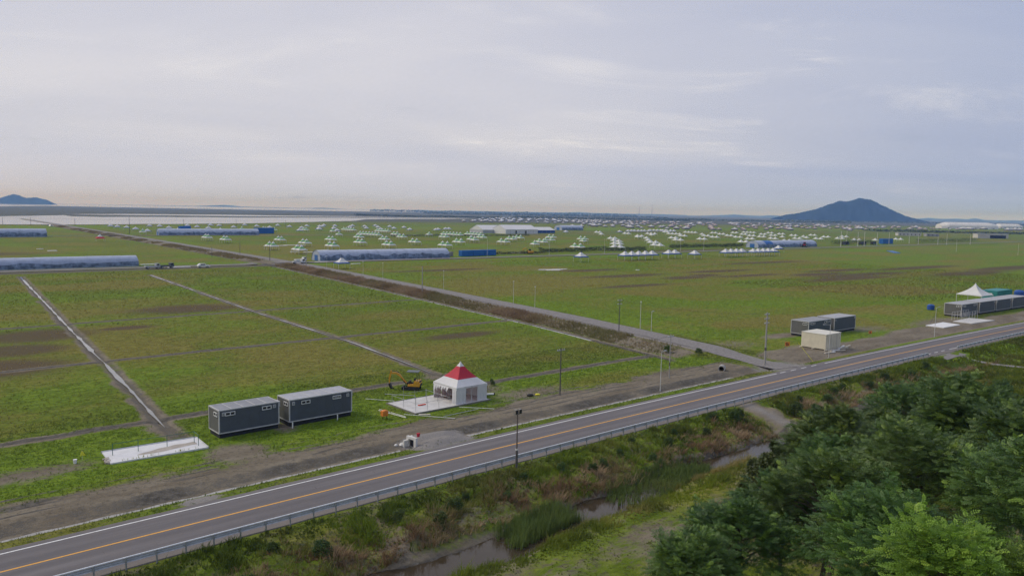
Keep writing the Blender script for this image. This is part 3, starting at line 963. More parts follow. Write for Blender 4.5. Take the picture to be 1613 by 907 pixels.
def blades(name, a, s, hgt, wid, lean, per, mat, tint_fn, segs=2, zoff=-0.03):
    """clumps of blades rooted at site points; every blade a tapered bent strip"""
    n = len(a)
    if n == 0:
        return
    x, y = site(a, s)
    z = ground_z(a, s) + zoff
    base = np.repeat(np.stack([x, y, z], -1), per, 0)
    N = n * per
    hgt = np.repeat(hgt, per) * RNG.uniform(0.6, 1.15, N)
    wid = np.repeat(wid, per) * RNG.uniform(0.7, 1.3, N)
    ang = RNG.uniform(0, 2 * np.pi, N)
    dirv = np.stack([np.cos(ang), np.sin(ang), np.zeros(N)], -1)
    side = np.stack([-np.sin(ang + 0.6), np.cos(ang + 0.6), np.zeros(N)], -1)
    ln = np.repeat(lean, per) * RNG.uniform(0.3, 1.3, N) * hgt
    spread = RNG.uniform(0, 1, N)[:, None] * 0.6 * np.repeat(lean, per)[:, None] * hgt[:, None]
    base = base + dirv * spread
    up = np.array([0, 0, 1.0])
    if segs == 1:
        v = np.stack([base - side * wid[:, None] / 2, base + side * wid[:, None] / 2, base + dirv * ln[:, None] + up * hgt[:, None]], 1)
        f = np.arange(3 * N).reshape(N, 3)
        nv = 3
    else:
        mid = base + dirv * (0.35 * ln)[:, None] + up * (0.6 * hgt)[:, None]
        tip = base + dirv * ln[:, None] + up * hgt[:, None]
        hw = side * wid[:, None] / 2
        v = np.stack([base - hw, base + hw, mid + hw * 0.8, mid - hw * 0.8, tip], 1)
        k5 = np.arange(N)[:, None] * 5
        f = np.concatenate([k5 + np.array([[0, 1, 2]]), k5 + np.array([[0, 2, 3]]), k5 + np.array([[3, 2, 4]])], 0)
        nv = 5
    tn = tint_fn(np.repeat(a, per), np.repeat(s, per), N)
    tn = np.clip(np.stack([tn[0] + RNG.uniform(-0.18, 0.18, N), tn[1] + RNG.uniform(-0.12, 0.12, N), np.zeros(N), np.ones(N)], -1), 0, 1)
    tn = np.repeat(tn, nv, 0)
    me = np_mesh(name, v.reshape(-1, 3), f, tn)
    return tag(link(name, me, [mat]), kind='stuff')


M_grass = leafmat('grass blades', (0.085, 0.125, 0.022), (0.195, 0.275, 0.030), (0.300, 0.265, 0.090), 0.7, 0.38, 0.15)
M_reed = leafmat('brown reeds', (0.200, 0.138, 0.074), (0.430, 0.340, 0.205), (0.200, 0.215, 0.070), 0.8, 0.35, 0.1)
M_rush = leafmat('green rushes', (0.072, 0.125, 0.034), (0.145, 0.220, 0.056), (0.280, 0.290, 0.095), 0.6, 0.25, 0.2)


def scatter(a0, a1, s0, s1, dens):
    n = int((a1 - a0) * (s1 - s0) * dens)
    return RNG.uniform(a0, a1, n), RNG.uniform(s0, s1, n)


def patch(a, s, seed, sc=0.16):
    return fbm(a * sc, s * sc, seed, 4)


# short grass of the near field
a, s = scatter(-6, 128, 4.3, 40, 13)
c = cover_maps(a, s)
p = patch(a, s, 41, 0.6)
keep = (RNG.uniform(0, 1, len(a)) < np.clip(1.25 - 1.45 * c[0] + (p - 0.5), 0, 1)) & (s < 40) & ((s > 12) | (s < 6.3))
for A0, A1, S0, S1 in ((19.1, 28.6, 18.4, 24.0), (30.2, 37.2, 21.3, 24.6), (38.1, 46.5, 21.0, 24.5), (52.6, 65, 16.9, 23.6)):
    keep &= ~((a > A0) & (a < A1) & (s > S0) & (s < S1))
keep &= (np.abs(a - lane_a(s)) > 3.2)
keep &= ~((np.abs(a - drain_one(s)) < 1.2) & (s > 27)) & ~((np.abs(a - drain_two(s)) < 0.9) & (s > 34))
a, s, p = a[keep], s[keep], p[keep]
ln = len(a)
blades('field_grass', a, s, 0.10 + 0.20 * p * RNG.uniform(0.5, 1.4, ln), np.full(ln, 0.055), np.full(ln, 0.7), 3, M_grass,
       lambda a, s, N: (0.20 + 0.9 * cover_maps(a, s)[3] - 0.1, 0.65 * cover_maps(a, s)[1]), segs=1)

# tussocks that roughen the fields farther out
for s0, s1, a0, a1, n, hh, ww in ((40, 110, -40, 250, 42000, 0.16, 0.16), (110, 250, -80, 420, 46000, 0.22, 0.30), (14, 40, 126, 330, 14000, 0.18, 0.14), (40, 110, 250, 420, 12000, 0.25, 0.30)):
    a, s = RNG.uniform(a0, a1, n), RNG.uniform(s0, s1, n)
    c = cover_maps(a, s)
    p = patch(a, s, 45, 0.12)
    keep = (RNG.uniform(0, 1, n) < np.clip(1.0 - 1.4 * c[0] - 0.9 * c[2] + 0.8 * (p - 0.5), 0.03, 1)) & (np.abs(a - lane_a(s) + 4) > 9.5)
    keep &= (np.abs(a - drain_one(s)) > 1.5) & (np.abs(a - drain_two(s)) > 1.2)
    keep &= ~((a > 139) & (a < 175) & (s > 9) & (s < 26)) & ~((a > 190) & (a < 300) & (s < 38))
    a, s, p = a[keep], s[keep], p[keep]
    ln = len(a)
    blades('field_grass', a, s, hh * RNG.uniform(0.5, 1.6, ln), np.full(ln, ww), np.full(ln, 0.8), 3, M_grass,
           lambda a, s, N: (0.10 + 0.75 * cover_maps(a, s)[3] + 0.9 * (patch(a, s, 46, 0.3) - 0.5), np.clip(1.05 * cover_maps(a, s)[1] + 0.3 * cover_maps(a, s)[2], 0, 1)), segs=1)

# weedy bank below the guard rail
a, s = scatter(6, 178, -13.2, -5.0, 20)
far_thin = np.where(a > 105, 0.6, 1.0)
p = patch(a, s, 51)
q = patch(a, s, 52, 0.35)
st = s - stream_s(a)
lim = 1.35
bare = side_track(a, s) > 0.3
open_soil = (q < 0.33) & (s < -8) & (RNG.uniform(0, 1, len(a)) < 0.7)
keep = (st > lim) & ~bare & ~open_soil & (RNG.uniform(0, 1, len(a)) < far_thin)
keep &= ~((a > 149) & (s > -12))
a, s, p, q = a[keep], s[keep], p[keep], q[keep]
brown = sstep(-8.2, -11.0, s + 5.0 * (p - 0.5))
brown = np.where((a > 94) & (a < 120), np.maximum(brown, sstep(-7, -10, s) * 0.8), brown)
is_brown = RNG.uniform(0, 1, len(a)) < brown * 0.85
g = ~is_brown
ag, sg, pg, qg = a[g], s[g], p[g], q[g]
ln = len(ag)
near_rail = sstep(-7.0, -5.2, sg)
clg = fbm(ag * 0.75, sg * 0.75, 57, 3)
blades('bank_grass', ag, sg, (0.16 + 2.6 * np.clip(clg - 0.28, 0, 1) ** 1.5) * (1 - 0.40 * near_rail) * RNG.uniform(0.6, 1.25, ln), np.full(ln, 0.055), np.full(ln, 0.5), 5, M_grass,
       lambda a, s, N: (np.clip(0.30 + 2.6 * (patch(a, s, 53, 0.30) - 0.5) + 0.45 * np.exp(-((a - 58) / 9) ** 2 - ((s + 6.5) / 2.5) ** 2), 0, 1), np.clip(2.6 * (patch(a, s, 54, 0.16) - 0.50), 0, 0.85)), segs=2)
ar, sr, qr = a[is_brown], s[is_brown], q[is_brown]
ln = len(ar)
clr = fbm(ar * 0.6, sr * 0.6, 58, 3)
blades('brown_reeds', ar, sr, (0.12 + 2.4 * np.clip(clr - 0.26, 0, 1) ** 1.4) * RNG.uniform(0.6, 1.3, ln), np.full(ln, 0.05), np.full(ln, 0.75), 5, M_reed,
       lambda a, s, N: (np.clip(0.15 + 2.4 * (patch(a, s, 55, 0.45) - 0.45), 0, 1), np.clip(2.2 * (patch(a, s, 56, 0.2) - 0.50), 0, 0.8)), segs=2)

# rushes standing in the stream bed
a, s = scatter(30, 72, -17.5, -12.0, 40)
st = s - stream_s(a)
bed = np.maximum(np.exp(-((a - 43.5) / 4.6) ** 4) * (st > -0.9), np.exp(-((a - 61) / 9.0) ** 4) * (st > -2.0))
p = patch(a, s, 61, 0.4)
keep = (np.abs(st) < 2.6) & (bed * (0.35 + 1.1 * p + 0.35 * RNG.uniform(-1, 1, len(a))) > 0.58)
a, s, p = a[keep], s[keep], p[keep]
ln = len(a)
blades('green_rushes', a, s, (0.7 + 1.0 * p) * np.where(a > 52, 0.55, 1.0) * RNG.uniform(0.6, 1.25, ln), np.full(ln, 0.040), np.full(ln, 0.22), 5, M_rush,
       lambda a, s, N: (patch(a, s, 62, 0.5), np.clip(1.5 * (patch(a, s, 63, 0.2) - 0.5), 0, 1)), segs=2, zoff=0.1)

# far bank of the stream
a, s = scatter(12, 150, -28.0, -16.2, 17)
st = s - stream_s(a)
p = patch(a, s, 71, 0.22)
q = patch(a, s, 72, 0.5)
dens = np.where(s > -21.5 + 2.5 * (p - 0.5), 1.0, np.clip(2.6 * (p - 0.32), 0.06, 0.8)) * np.where(a > 95, 0.55, 1)
keep = (st < -1.15) & (RNG.uniform(0, 1, len(a)) < dens) & (side_track(a, s) < 0.4) & ~((a > 151.5) & (a < 160))
a, s, p, q = a[keep], s[keep], p[keep], q[keep]
ln = len(a)
tall = sstep(-22.0, -19.0, s)
cls = fbm(a * 0.7, s * 0.7, 75, 3)
blades('stream_grass', a, s, (0.12 + (0.10 + 2.2 * np.clip(cls - 0.28, 0, 1) ** 1.4) * tall) * RNG.uniform(0.6, 1.2, ln), np.full(ln, 0.052), np.full(ln, 0.5), 5, M_grass,
       lambda a, s, N: (np.clip(0.30 + 2.4 * (patch(a, s, 73, 0.25) - 0.48), 0, 1), np.clip(0.75 * sstep(-18.6, -17, s) + 2.4 * (patch(a, s, 74, 0.2) - 0.5), 0, 0.95)), segs=2)

# meadow beyond the grove
a, s = scatter(118, 245, -34, -5.6, 7)
p = patch(a, s, 76, 0.18)
keep = ~((np.abs(a - np.interp(s, [-32, -20, -13, -6.6], [154, 155, 155.6, 157.3])) < 1.2)) & ~((a > 149) & (a < 161) & (s > -7.6)) & (a + 0.0 > 118)
a, s, p = a[keep], s[keep], p[keep]
ln = len(a)
blades('meadow_grass', a, s, (0.20 + 0.7 * p) * RNG.uniform(0.5, 1.3, ln), np.full(ln, 0.10), np.full(ln, 0.5), 4, M_grass,
       lambda a, s, N: (np.clip(0.45 + 2.2 * (patch(a, s, 77, 0.12) - 0.5), 0, 1), np.clip(2.4 * (patch(a, s, 78, 0.08) - 0.52), 0, 0.9)), segs=2)

# brown reed belt on the bank of the gravel lane
n = 15000
s = RNG.uniform(26, 258, n) if False else 26 + 232 * RNG.uniform(0, 1, n) ** 1.25
dd = RNG.uniform(-10.6, -3.9, n)
a = lane_a(s) + dd
p = patch(a, s, 81, 0.12)
keep = ~((s > 26) & (s < 40) & (RNG.uniform(0, 1, n) < 0.85)) & (RNG.uniform(0, 1, n) < 0.4 + 1.2 * p)
a, s, p = a[keep], s[keep], p[keep]
ln = len(a)
grow_far = 1 + sstep(60, 220, s) * 0.4
blades('brown_reeds', a, s, (0.32 + 0.6 * p) * grow_far * RNG.uniform(0.5, 1.3, ln), 0.06 * grow_far * 1.3, np.full(ln, 0.45), 4, M_reed,
       lambda a, s, N: (np.clip(0.65 + 1.8 * (patch(a, s, 82, 0.2) - 0.5), 0, 1), np.clip(0.25 + 2.2 * (patch(a, s, 83, 0.06) - 0.50) + 0.8 * sstep(70, 30, s), 0, 0.9)), segs=2)
n = 9000
s = RNG.uniform(275, 900, n)
a = lane_a(s) + RNG.uniform(-11, -4, n)
p = patch(a, s, 84, 0.05)
keep = p > 0.42
a, s, p = a[keep], s[keep], p[keep]
ln = len(a)
blades('brown_reeds', a, s, (0.35 + 0.6 * p), np.full(ln, 0.30), np.full(ln, 0.4), 3, M_reed,
       lambda a, s, N: (np.full(N, 0.35), np.full(N, 0.55)), segs=1)

# ------------------------------------------------------------------ trees
M_bark = pmat('bark', (0.085, 0.068, 0.050), 0.95, 0.3, 4, bump=0.6)
M_locust = leafmat('locust leaves', (0.042, 0.088, 0.022), (0.092, 0.172, 0.036), (0.170, 0.275, 0.036), 0.5, 0.26, 0.4)
M_young = leafmat('young locust leaves', (0.100, 0.190, 0.028), (0.165, 0.295, 0.036), (0.240, 0.360, 0.050), 0.5, 0.30, 0.3)
M_broad = leafmat('dark broad leaves', (0.040, 0.062, 0.020), (0.080, 0.112, 0.028), (0.130, 0.165, 0.040), 0.45, 0.2, 0.4)
M_weed = leafmat('weed leaves', (0.045, 0.085, 0.026), (0.085, 0.145, 0.034), (0.135, 0.175, 0.050), 0.6, 0.28, 0.2)


def unit(v):
    return v / np.maximum(np.linalg.norm(v, axis=-1, keepdims=True), 1e-9)


def crown_points(rng, n, r, zc, flat, lumps, shell=0.36):
    """anchor points through an uneven crown made of many lobes"""
    d = unit(rng.normal(size=(lumps, 3)) + np.array([0, 0, 0.35]))
    lc = d * r * rng.uniform(0.42, 0.80, (lumps, 1)) * np.array([1, 1, flat])
    lr = r * rng.uniform(0.15, 0.32, lumps)
    k = rng.integers(0, lumps, n)
    u = unit(rng.normal(size=(n, 3)) + np.array([0, 0, 0.3]))
    rad = rng.uniform(0, 1, n) ** shell
    p = lc[k] + u * (lr[k] * rad)[:, None]
    p[:, 2] += zc
    return p, u, k


def locust_crown(name, rng, r, zc, flat=0.75, twigs=820, fr=11, lumps=34, leaf=0.125, frond=0.44):
    p, u, k = crown_points(rng, twigs, r, zc, flat, lumps)
    out = unit(unit(p - np.array([0, 0, zc - 0.4 * r])) + 0.6 * u + rng.normal(size=p.shape) * 0.35 + np.array([0, 0, 0.15]))
    L = rng.uniform(0.6, 1.15, twigs) * frond * 2.4
    lump_t = rng.uniform(0, 1, lumps)[k]
    twig_y = (rng.uniform(0, 1, twigs) < 0.13) * rng.uniform(0.3, 1.0, twigs)
    t = (np.arange(fr) + 0.6) / fr
    pos = p[:, None] + out[:, None] * (L[:, None] * t[None])[..., None]
    pos[..., 2] -= (t[None] ** 2) * L[:, None] * 0.35
    up = np.array([0, 0, 1.0])
    sd = unit(np.cross(out, up) + 1e-6)
    sgn = np.where(np.arange(fr) % 2 == 0, 1, -1)[None, :, None]
    fd = unit(sd[:, None] * sgn * 0.85 + out[:, None] * (0.35 + 0.7 * t[None, :, None]) + rng.normal(size=pos.shape) * 0.22 + np.array([0, 0, -0.12]))
    pos, fd = pos.reshape(-1, 3), fd.reshape(-1, 3)
    n = len(pos)
    FL = frond * rng.uniform(0.7, 1.15, n)
    nrm = unit(up + rng.normal(size=(n, 3)) * 0.60)
    fs_ = unit(np.cross(fd, nrm))
    nrm = np.cross(fs_, fd)
    rows = 4
    quads = []
    for i in range(rows):
        tt = 0.22 + 0.70 * i / (rows - 1)
        c = pos + fd * (FL * tt)[:, None] - up * (FL * 0.30 * tt * tt)[:, None]
        for sg in (1, -1):
            ax = unit(fs_ * sg + fd * 0.30 - nrm * 0.18)
            w = unit(np.cross(ax, nrm)) * (leaf * 0.27)
            ll = leaf * (1.0 - 0.2 * abs(i - 1.3))
            quads.append(np.stack([c, c + ax * ll * 0.5 + w, c + ax * ll, c + ax * ll * 0.5 - w], 1))
    c = pos + fd * FL[:, None] * 0.95 - up * (FL * 0.27)[:, None]
    quads.append(np.stack([c, c + fd * leaf * 0.5 + fs_ * leaf * 0.27, c + fd * leaf - up * 0.03, c + fd * leaf * 0.5 - fs_ * leaf * 0.27], 1))
    q = np.stack(quads, 1).reshape(-1, 3)
    nq = len(q) // 4
    tin = np.clip(np.repeat(lump_t * 0.7, fr) + rng.uniform(-0.1, 0.35, n), 0, 1)
    ty = np.clip(np.repeat(twig_y, fr) + rng.uniform(-0.1, 0.12, n), 0, 1)
    tint = np.stack([tin, ty, tin * 0, tin * 0 + 1], -1)
    me = np_mesh(name, q, np.arange(nq * 4).reshape(nq, 4), np.repeat(tint, (2 * rows + 1) * 4, 0))
    return me, p


def broad_crown(name, rng, r, zc, flat=0.9, n=5200, lumps=22, leaf=0.16, low=0.0):
    p, u, k = crown_points(rng, n, r, zc, flat, lumps, 0.4)
    d = unit(u + rng.normal(size=p.shape) * 0.6 + np.array([0, 0, -0.15]))
    nrm = unit(np.array([0, 0, 1.0]) + u * 0.5 + rng.normal(size=p.shape) * 0.5)
    w = unit(np.cross(d, nrm))
    ll = leaf * rng.uniform(0.6, 1.3, n)[:, None]
    q = np.stack([p, p + d * ll * 0.45 + w * ll * 0.32, p + d * ll, p + d * ll * 0.45 - w * ll * 0.32], 1).reshape(-1, 3)
    q[:, 2] = np.maximum(q[:, 2], low)
    lt = rng.uniform(0, 1, lumps)[k]
    tin = np.clip(lt * 0.7 + rng.uniform(-0.1, 0.35, n), 0, 1)
    ty = np.clip((rng.uniform(0, 1, lumps) ** 3)[k] * 0.7 + rng.uniform(-0.15, 0.15, n), 0, 1)
    tint = np.stack([tin, ty, tin * 0, tin * 0 + 1], -1)
    return np_mesh(name, q, np.arange(n * 4).reshape(n, 4), np.repeat(tint, 4, 0)), p


def trunk_mesh(rng, anchors, zc, r, rad, limbs=22):
    mb = MB()
    fork = zc - 0.55 * r
    top = Vector((0.1 * r, 0.05 * r, zc + 0.35 * r))
    pts = [Vector((0, 0, -0.6)), Vector((0.04 * r, -0.03 * r, fork * 0.5)), Vector((0.06 * r, 0.02 * r, fork)), Vector((0.02 * r, 0.06 * r, zc)), top]
    mb.path(pts, rad, rad * 0.25, 8)
    pick = rng.choice(len(anchors), limbs, replace=False)
    for i in pick:
        e = Vector(anchors[i])
        t = rng.uniform(0.0, 0.9)
        b = pts[2].lerp(pts[4], t)
        m = b.lerp(e, 0.5) + Vector((0, 0, 0.10 * r))
        mb.path([b, m, e], rad * (0.45 - 0.25 * t), rad * 0.07, 5)
    return mb.mesh('trunk')


PROTO = {}
for nm, r, zc, kw, mat, rad in (
        ('locust_a', 4.2, 5.2, dict(), M_locust, 0.20),
        ('locust_b', 4.0, 5.0, dict(flat=0.62, lumps=28), M_locust, 0.18),
        ('locust_c', 3.6, 4.8, dict(flat=0.85, lumps=40), M_locust, 0.17),
        ('young', 2.3, 3.4, dict(twigs=380, lumps=16, flat=1.0), M_young, 0.10)):
    rng = np.random.default_rng(len(nm) * 31 + int(r * 10))
    cm, anc = locust_crown('crown', rng, r, zc, **kw)
    cm.materials.append(mat)
    tm = trunk_mesh(rng, anc, zc, r, rad)
    tm.materials.append(M_bark)
    PROTO[nm] = (cm, tm, zc)
for nm, r, zc, n, leaf, mat in (('shrub', 2.4, 2.3, 13000, 0.20, M_broad), ('weed', 1.0, 0.75, 1500, 0.14, M_weed)):
    rng = np.random.default_rng(int(r * 100))
    cm, anc = broad_crown('crown', rng, r, zc, 0.9, n, 18, leaf)
    cm.materials.append(mat)
    tm = trunk_mesh(rng, anc, zc, r, 0.05 * r, 16)
    tm.materials.append(M_bark)
    PROTO[nm] = (cm, tm, zc)


def plant(name, label, cat, proto, a, s, crown_z, scale, rot, group=None):
    """tree whose crown centre sits crown_z above datum, trunk running down to the ground"""
    cm, tm, zc = PROTO[proto]
    g = GZ(a, s)
    root = thing(name, label, cat, S(a, s, g), rot, group)
    lift = crown_z - g - zc * scale if crown_z is not None else 0.0
    c = link('crown', cm, parent=root, loc=(0, 0, lift))
    c.scale = (scale, scale, scale)
    tk = link('trunk', tm, parent=root, loc=(0, 0, lift))
    tk.scale = (scale, scale, scale)
    if lift > 0.3:
        MB().path([Vector((0, 0, -0.3)), Vector((0.05, 0.04, lift * 0.5)), Vector((0, 0, lift))], 0.26 * scale, 0.21 * scale, 8).build('lower_trunk', M_bark, root)
    return root


GROVE = 'locust trees of the grove below the viewpoint'
LOCUSTS = (
        ('locust_a', 64.9, -35.0, 8.4, 0.95, 0.3, 'tall dark locust tree at the back of the grove facing the road'),
        ('locust_b', 49.7, -37.6, 10.0, 0.95, 1.4, 'dark locust tree just behind the olive stream shrubs'),
        ('locust_c', 61.5, -41.4, 9.6, 1.25, 2.2, 'broad dark locust tree in the thick of the grove'),
        ('locust_a', 42.9, -44.9, 11.2, 0.90, 3.3, 'dark locust tree between the low spreading one and the bright young ones'),
        ('locust_b', 41.2, -50.2, 12.3, 1.00, 4.6, 'dark locust tree directly behind the bright green young trees'),
        ('locust_c', 35.2, -43.5, 11.0, 0.92, 5.2, 'dark locust tree next to the low spreading one'),
        ('locust_a', 28.2, -49.0, 12.6, 0.72, 1.0, 'dark locust tree beside the bright green young tree'),
        ('locust_b', 71.5, -40.5, 7.6, 1.0, 5.6, 'dark locust tree behind the broad one in the grove'),
        ('locust_c', 54.5, -47.0, 10.6, 1.05, 0.7, 'dark locust tree between the broad one and the bright young ones'),
        ('locust_a', 76.5, -34.5, 5.6, 0.75, 2.7, 'locust tree at the outer back corner of the grove by the bushes'),
        ('locust_b', 57.0, -36.5, 8.8, 0.85, 3.9, 'dark locust tree behind the upper olive stream shrub'),
        ('locust_c', 84.5, -41.5, 5.4, 1.0, 1.9, 'locust tree farthest from the stream shrubs at the back of the grove'),
        ('locust_c', 42.5, -40.6, 9.6, 0.85, 2.0, 'locust tree between the olive shrubs and the low spreading one'),
        ('locust_a', 37.5, -40.2, 9.2, 0.66, 4.0, 'rounded locust tree over the sandy ground beside the low spreading one'),
        ('locust_b', 48.5, -43.5, 10.4, 0.80, 0.1, 'small dark locust tree filling the heart of the grove'))
for proto, a, s, cz, sc, rot, LBL in LOCUSTS:
    plant('locust_tree', LBL, 'tree', proto, a, s, cz, sc, rot, GROVE)
plant('locust_tree', 'low spreading locust tree beside the bare sandy ground, left end of the grove', 'tree', 'locust_b', 31.2, -41.6, 9.9, 0.74, 2.6)
plant('locust_tree', 'small locust tree reaching lowest over the bare sandy ground', 'tree', 'locust_c', 26.2, -42.4, 10.0, 0.58, 0.9)
plant('young_locust_tree', 'bright green young locust tree rising in front of the dark grove', 'tree', 'young', 24.8, -52.2, 14.3, 0.78, 0.6)
plant('young_locust_tree', 'bright yellow green young locust crown at the edge of the grove', 'tree', 'young', 26.6, -54.4, 13.8, 0.75, 2.6)
plant('young_locust_tree', 'pale green sapling behind the grove near the end of the guard rail', 'tree', 'young', 88, -31.5, 6.2, 0.9, 4.1)
plant('young_locust_tree', 'light green sapling on the left flank of the grove', 'tree', 'young', 54.0, -34.5, 8.6, 0.85, 5.0)
plant('shrub', 'dark olive broad-leaved shrub at the stream edge beside the grove', 'shrub', 'shrub', 56.0, -30.8, 6.2, 0.95, 0.5)
plant('shrub', 'lower dark olive broad-leaved shrub over the grassy bank beside the grove', 'shrub', 'shrub', 47.5, -33.6, 6.8, 0.95, 2.5)
for i, (a, s, cz, sc) in enumerate(((86, -28.5, 2.6, 0.9), (78, -27.8, 3.0, 0.85), (104, -24.0, 1.6, 0.75), (112, -28, 2.2, 1.0), (122, -25, 1.4, 0.8), (93, -31, 3.2, 1.0), (101, -34, 3.6, 1.1), (118, -36, 3.0, 1.2))):
    cm, tm, zc = PROTO['weed']
    plant('bush', 'rounded light green bush between the grove and the road', 'bush', 'weed', a, s, None, sc * 2.2, i * 1.3, 'bushes between the grove and the road')
for i, (a, s, sc) in enumerate(((82.5, -8.6, 1.0), (84.5, -8.0, 0.8), (79.5, -7.4, 0.9), (92.8, -11.0, 1.2), (95.5, -12.2, 1.0), (106, -9.2, 0.8), (116, -9.6, 0.9), (75, -9.8, 0.8), (38.5, -9.8, 1.0), (36, -11.3, 0.8), (61, -8.8, 0.55), (54.5, -11.0, 0.6), (44, -10.4, 0.55), (26, -10.2, 0.9), (48.5, -7.6, 0.45), (52.8, -8.4, 0.6), (57.2, -9.9, 0.7), (65, -7.0, 0.5), (68.5, -9.4, 0.75), (71.8, -7.6, 0.55), (41, -8.2, 0.5), (33.5, -9.0, 0.7), (23, -8.4, 0.6), (20, -11, 0.8), (63.5, -11.2, 0.6), (98.5, -8.2, 0.7), (101.5, -10.6, 0.9), (111, -8.0, 0.7), (119, -11, 0.8), (124, -8.2, 0.9), (130, -9.8, 1.0), (138, -8.6, 1.0))):
    plant('weed_clump', 'leafy green weed clump on the grassy bank below the guard rail', 'weeds', 'weed', a, s, None, sc, i * 2.1, 'weed clumps on the bank below the guard rail')
for i, (a, s, sc) in enumerate(((113.6, 26, 0.9), (115.4, 20.5, 0.8))):
    plant('ditch_bush', 'low green bush on the bank between the gravel lane and its ditch', 'bush', 'weed', a, s, None, sc, i * 1.7, 'bushes on the gravel lane bank')
for i, (a, s, sc) in enumerate(((66.5, 25.5, 0.5), (67.8, 24.0, 0.45), (69.2, 25.8, 0.55), (68.4, 22.6, 0.4), (70.5, 23.4, 0.45), (71.6, 25.0, 0.4))):
    plant('weed_tuft', 'small grey-green weed tuft on bare soil behind the red and white tent', 'weeds', 'weed', a, s, None, sc, i * 1.7, 'weed tufts behind the red tent')

# hedges along the cross road
rng = np.random.default_rng(77)


def hedge(label, a0, a1, s, h, n, wd=2.0, mat=None):
    a = rng.uniform(a0, a1, n)
    prof = 0.55 + 0.9 * fbm(a * 0.25, a * 0, 91, 3)
    ss = s + rng.normal(0, wd * 0.4, n)
    z = rng.uniform(0, 1, n) ** 0.7 * h * prof
    x, y = site(a, ss)
    p = np.stack([x, y, z], -1)
    d = unit(rng.normal(size=(n, 3)))
    w_ = unit(np.cross(d, rng.normal(size=(n, 3))))
    ll = rng.uniform(0.35, 0.8, n)[:, None]
    c0 = S((a0 + a1) / 2, s, 0)
    q = np.stack([p - d * ll * 0.5, p + w_ * ll * 0.4, p + d * ll * 0.5, p - w_ * ll * 0.4], 1).reshape(-1, 3) - np.array(c0)
    tin = rng.uniform(0, 0.8, n)
    tint = np.repeat(np.stack([tin, tin * 0.3, tin * 0, tin * 0 + 1], -1), 4, 0)
    root = thing('hedge', label, 'hedge', c0)
    link('crown', np_mesh('crown', q, np.arange(n * 4).reshape(n, 4), tint), [mat or M_broad], root)
    for i in range(int((a1 - a0) / 8)):
        v = S(a0 + 8 * i + 4, s, 0) - c0
        MB().tube(v + Vector((0, 0, -0.2)), v + Vector((0.1, 0, h * 0.6)), 0.06, 0.03, 5).build('stem', M_bark, root)


hedge('dense dark hedge along the far side of the cross road behind the lone blue-rimmed tent', 328, 424, 300, 2.6, 4200)
hedge('dark hedge along the cross road behind the long rows of blue-rimmed tents', 470, 560, 318, 2.6, 3600)
hedge('thin dark hedge line across the tent field in front of the white hall tents', 384, 545, 560, 1.8, 3000, 3)
hedge('low broken hedge of scrub beside the blue containers', 286, 326, 292, 1.4, 1000)
hedge('dark hedge between the lamp posts and the grey flat-roofed buildings', 860, 1010, 320, 4.5, 2500, 4)
hedge('dark hedge beside the parked machines on the cross road', 690, 760, 316, 4.0, 1800, 4)

# ------------------------------------------------------------------ guard rails
M_steel = pmat('galvanised steel', (0.50, 0.52, 0.54), 0.5, 0.10, 3, metal=0.15, dirt=(0.34, 0.33, 0.32))
M_steel_d = pmat('weathered steel post', (0.34, 0.36, 0.37), 0.6, 0.15, 3, metal=0.4)
M_rail_lit = pmat('sky-lit rail white', (0.86, 0.87, 0.87), 0.5, 0.04, 2, dirt=(0.6, 0.6, 0.58), dirt_amt=0.3)  # near-white colour stands in for skylight on the rail top
WPROF = [(0, -0.155), (0.045, -0.13), (0.08, -0.085), (0.08, -0.06), (0.02, -0.02), (0.02, 0.02), (0.08, 0.06), (0.08, 0.085), (0.045, 0.13), (0, 0.155)]


def guard_rail(label, a0, a1, s):
    o0 = S(a0, s, 0.0)
    root = thing('guard_rail', label, 'guard rail', o0)
    step = 2.0
    n = int((a1 - a0) / step)
    post = None
    for i in range(n + 1):
        a = a0 + i * step
        p = S(a, s, GZ(a, s))
        if post is None:
            mb = MB()
            mb.tube((0, 0, -0.5), (0, 0, 0.98), 0.06, 0.06, 8)
            post = mb.mesh('post')
            post.materials.append(M_steel_d)
            cap = MB().tube((0, 0, 0.98), (0, 0, 1.015), 0.068, 0.05, 8).mesh('post_cap')
            cap.materials.append(M_steel)
        po = link('post', post, (), root, p - o0 + Vector((0, 0, 0)), heading(a))
        link('post_cap', cap, (), po)
    for i in range(0, n, 2):
        a = a0 + i * step
        b = min(a + 2 * step, a1)
        mb = MB()
        vs = []
        for q in (a, b + 0.12):
            zz = GZ(q, s)
            for off, h in WPROF:
                vs.append(S(q, s + 0.10 + off + (0.004 if q > a else 0), zz + 0.72 + h) - o0)
            for off, h in reversed(WPROF):
                vs.append(S(q, s + 0.085 + off + (0.004 if q > a else 0), zz + 0.72 + h) - o0)
        k = 2 * len(WPROF)
        mb.add(vs, [(j, (j + 1) % k, k + (j + 1) % k, k + j) for j in range(k)])
        mb.build('rail', M_steel, root)
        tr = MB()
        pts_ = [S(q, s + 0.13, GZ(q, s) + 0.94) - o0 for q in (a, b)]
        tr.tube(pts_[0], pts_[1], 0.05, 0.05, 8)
        tr.build('top_rail', M_rail_lit, root)  # added tube, coloured white for the sky-lit top of the beam
    return root


guard_rail('long galvanised guard rail running along the stream side of the road', -8, 148, -4.95)
guard_rail('farther guard rail beginning beyond the concrete side path', 161, 235, -4.95)

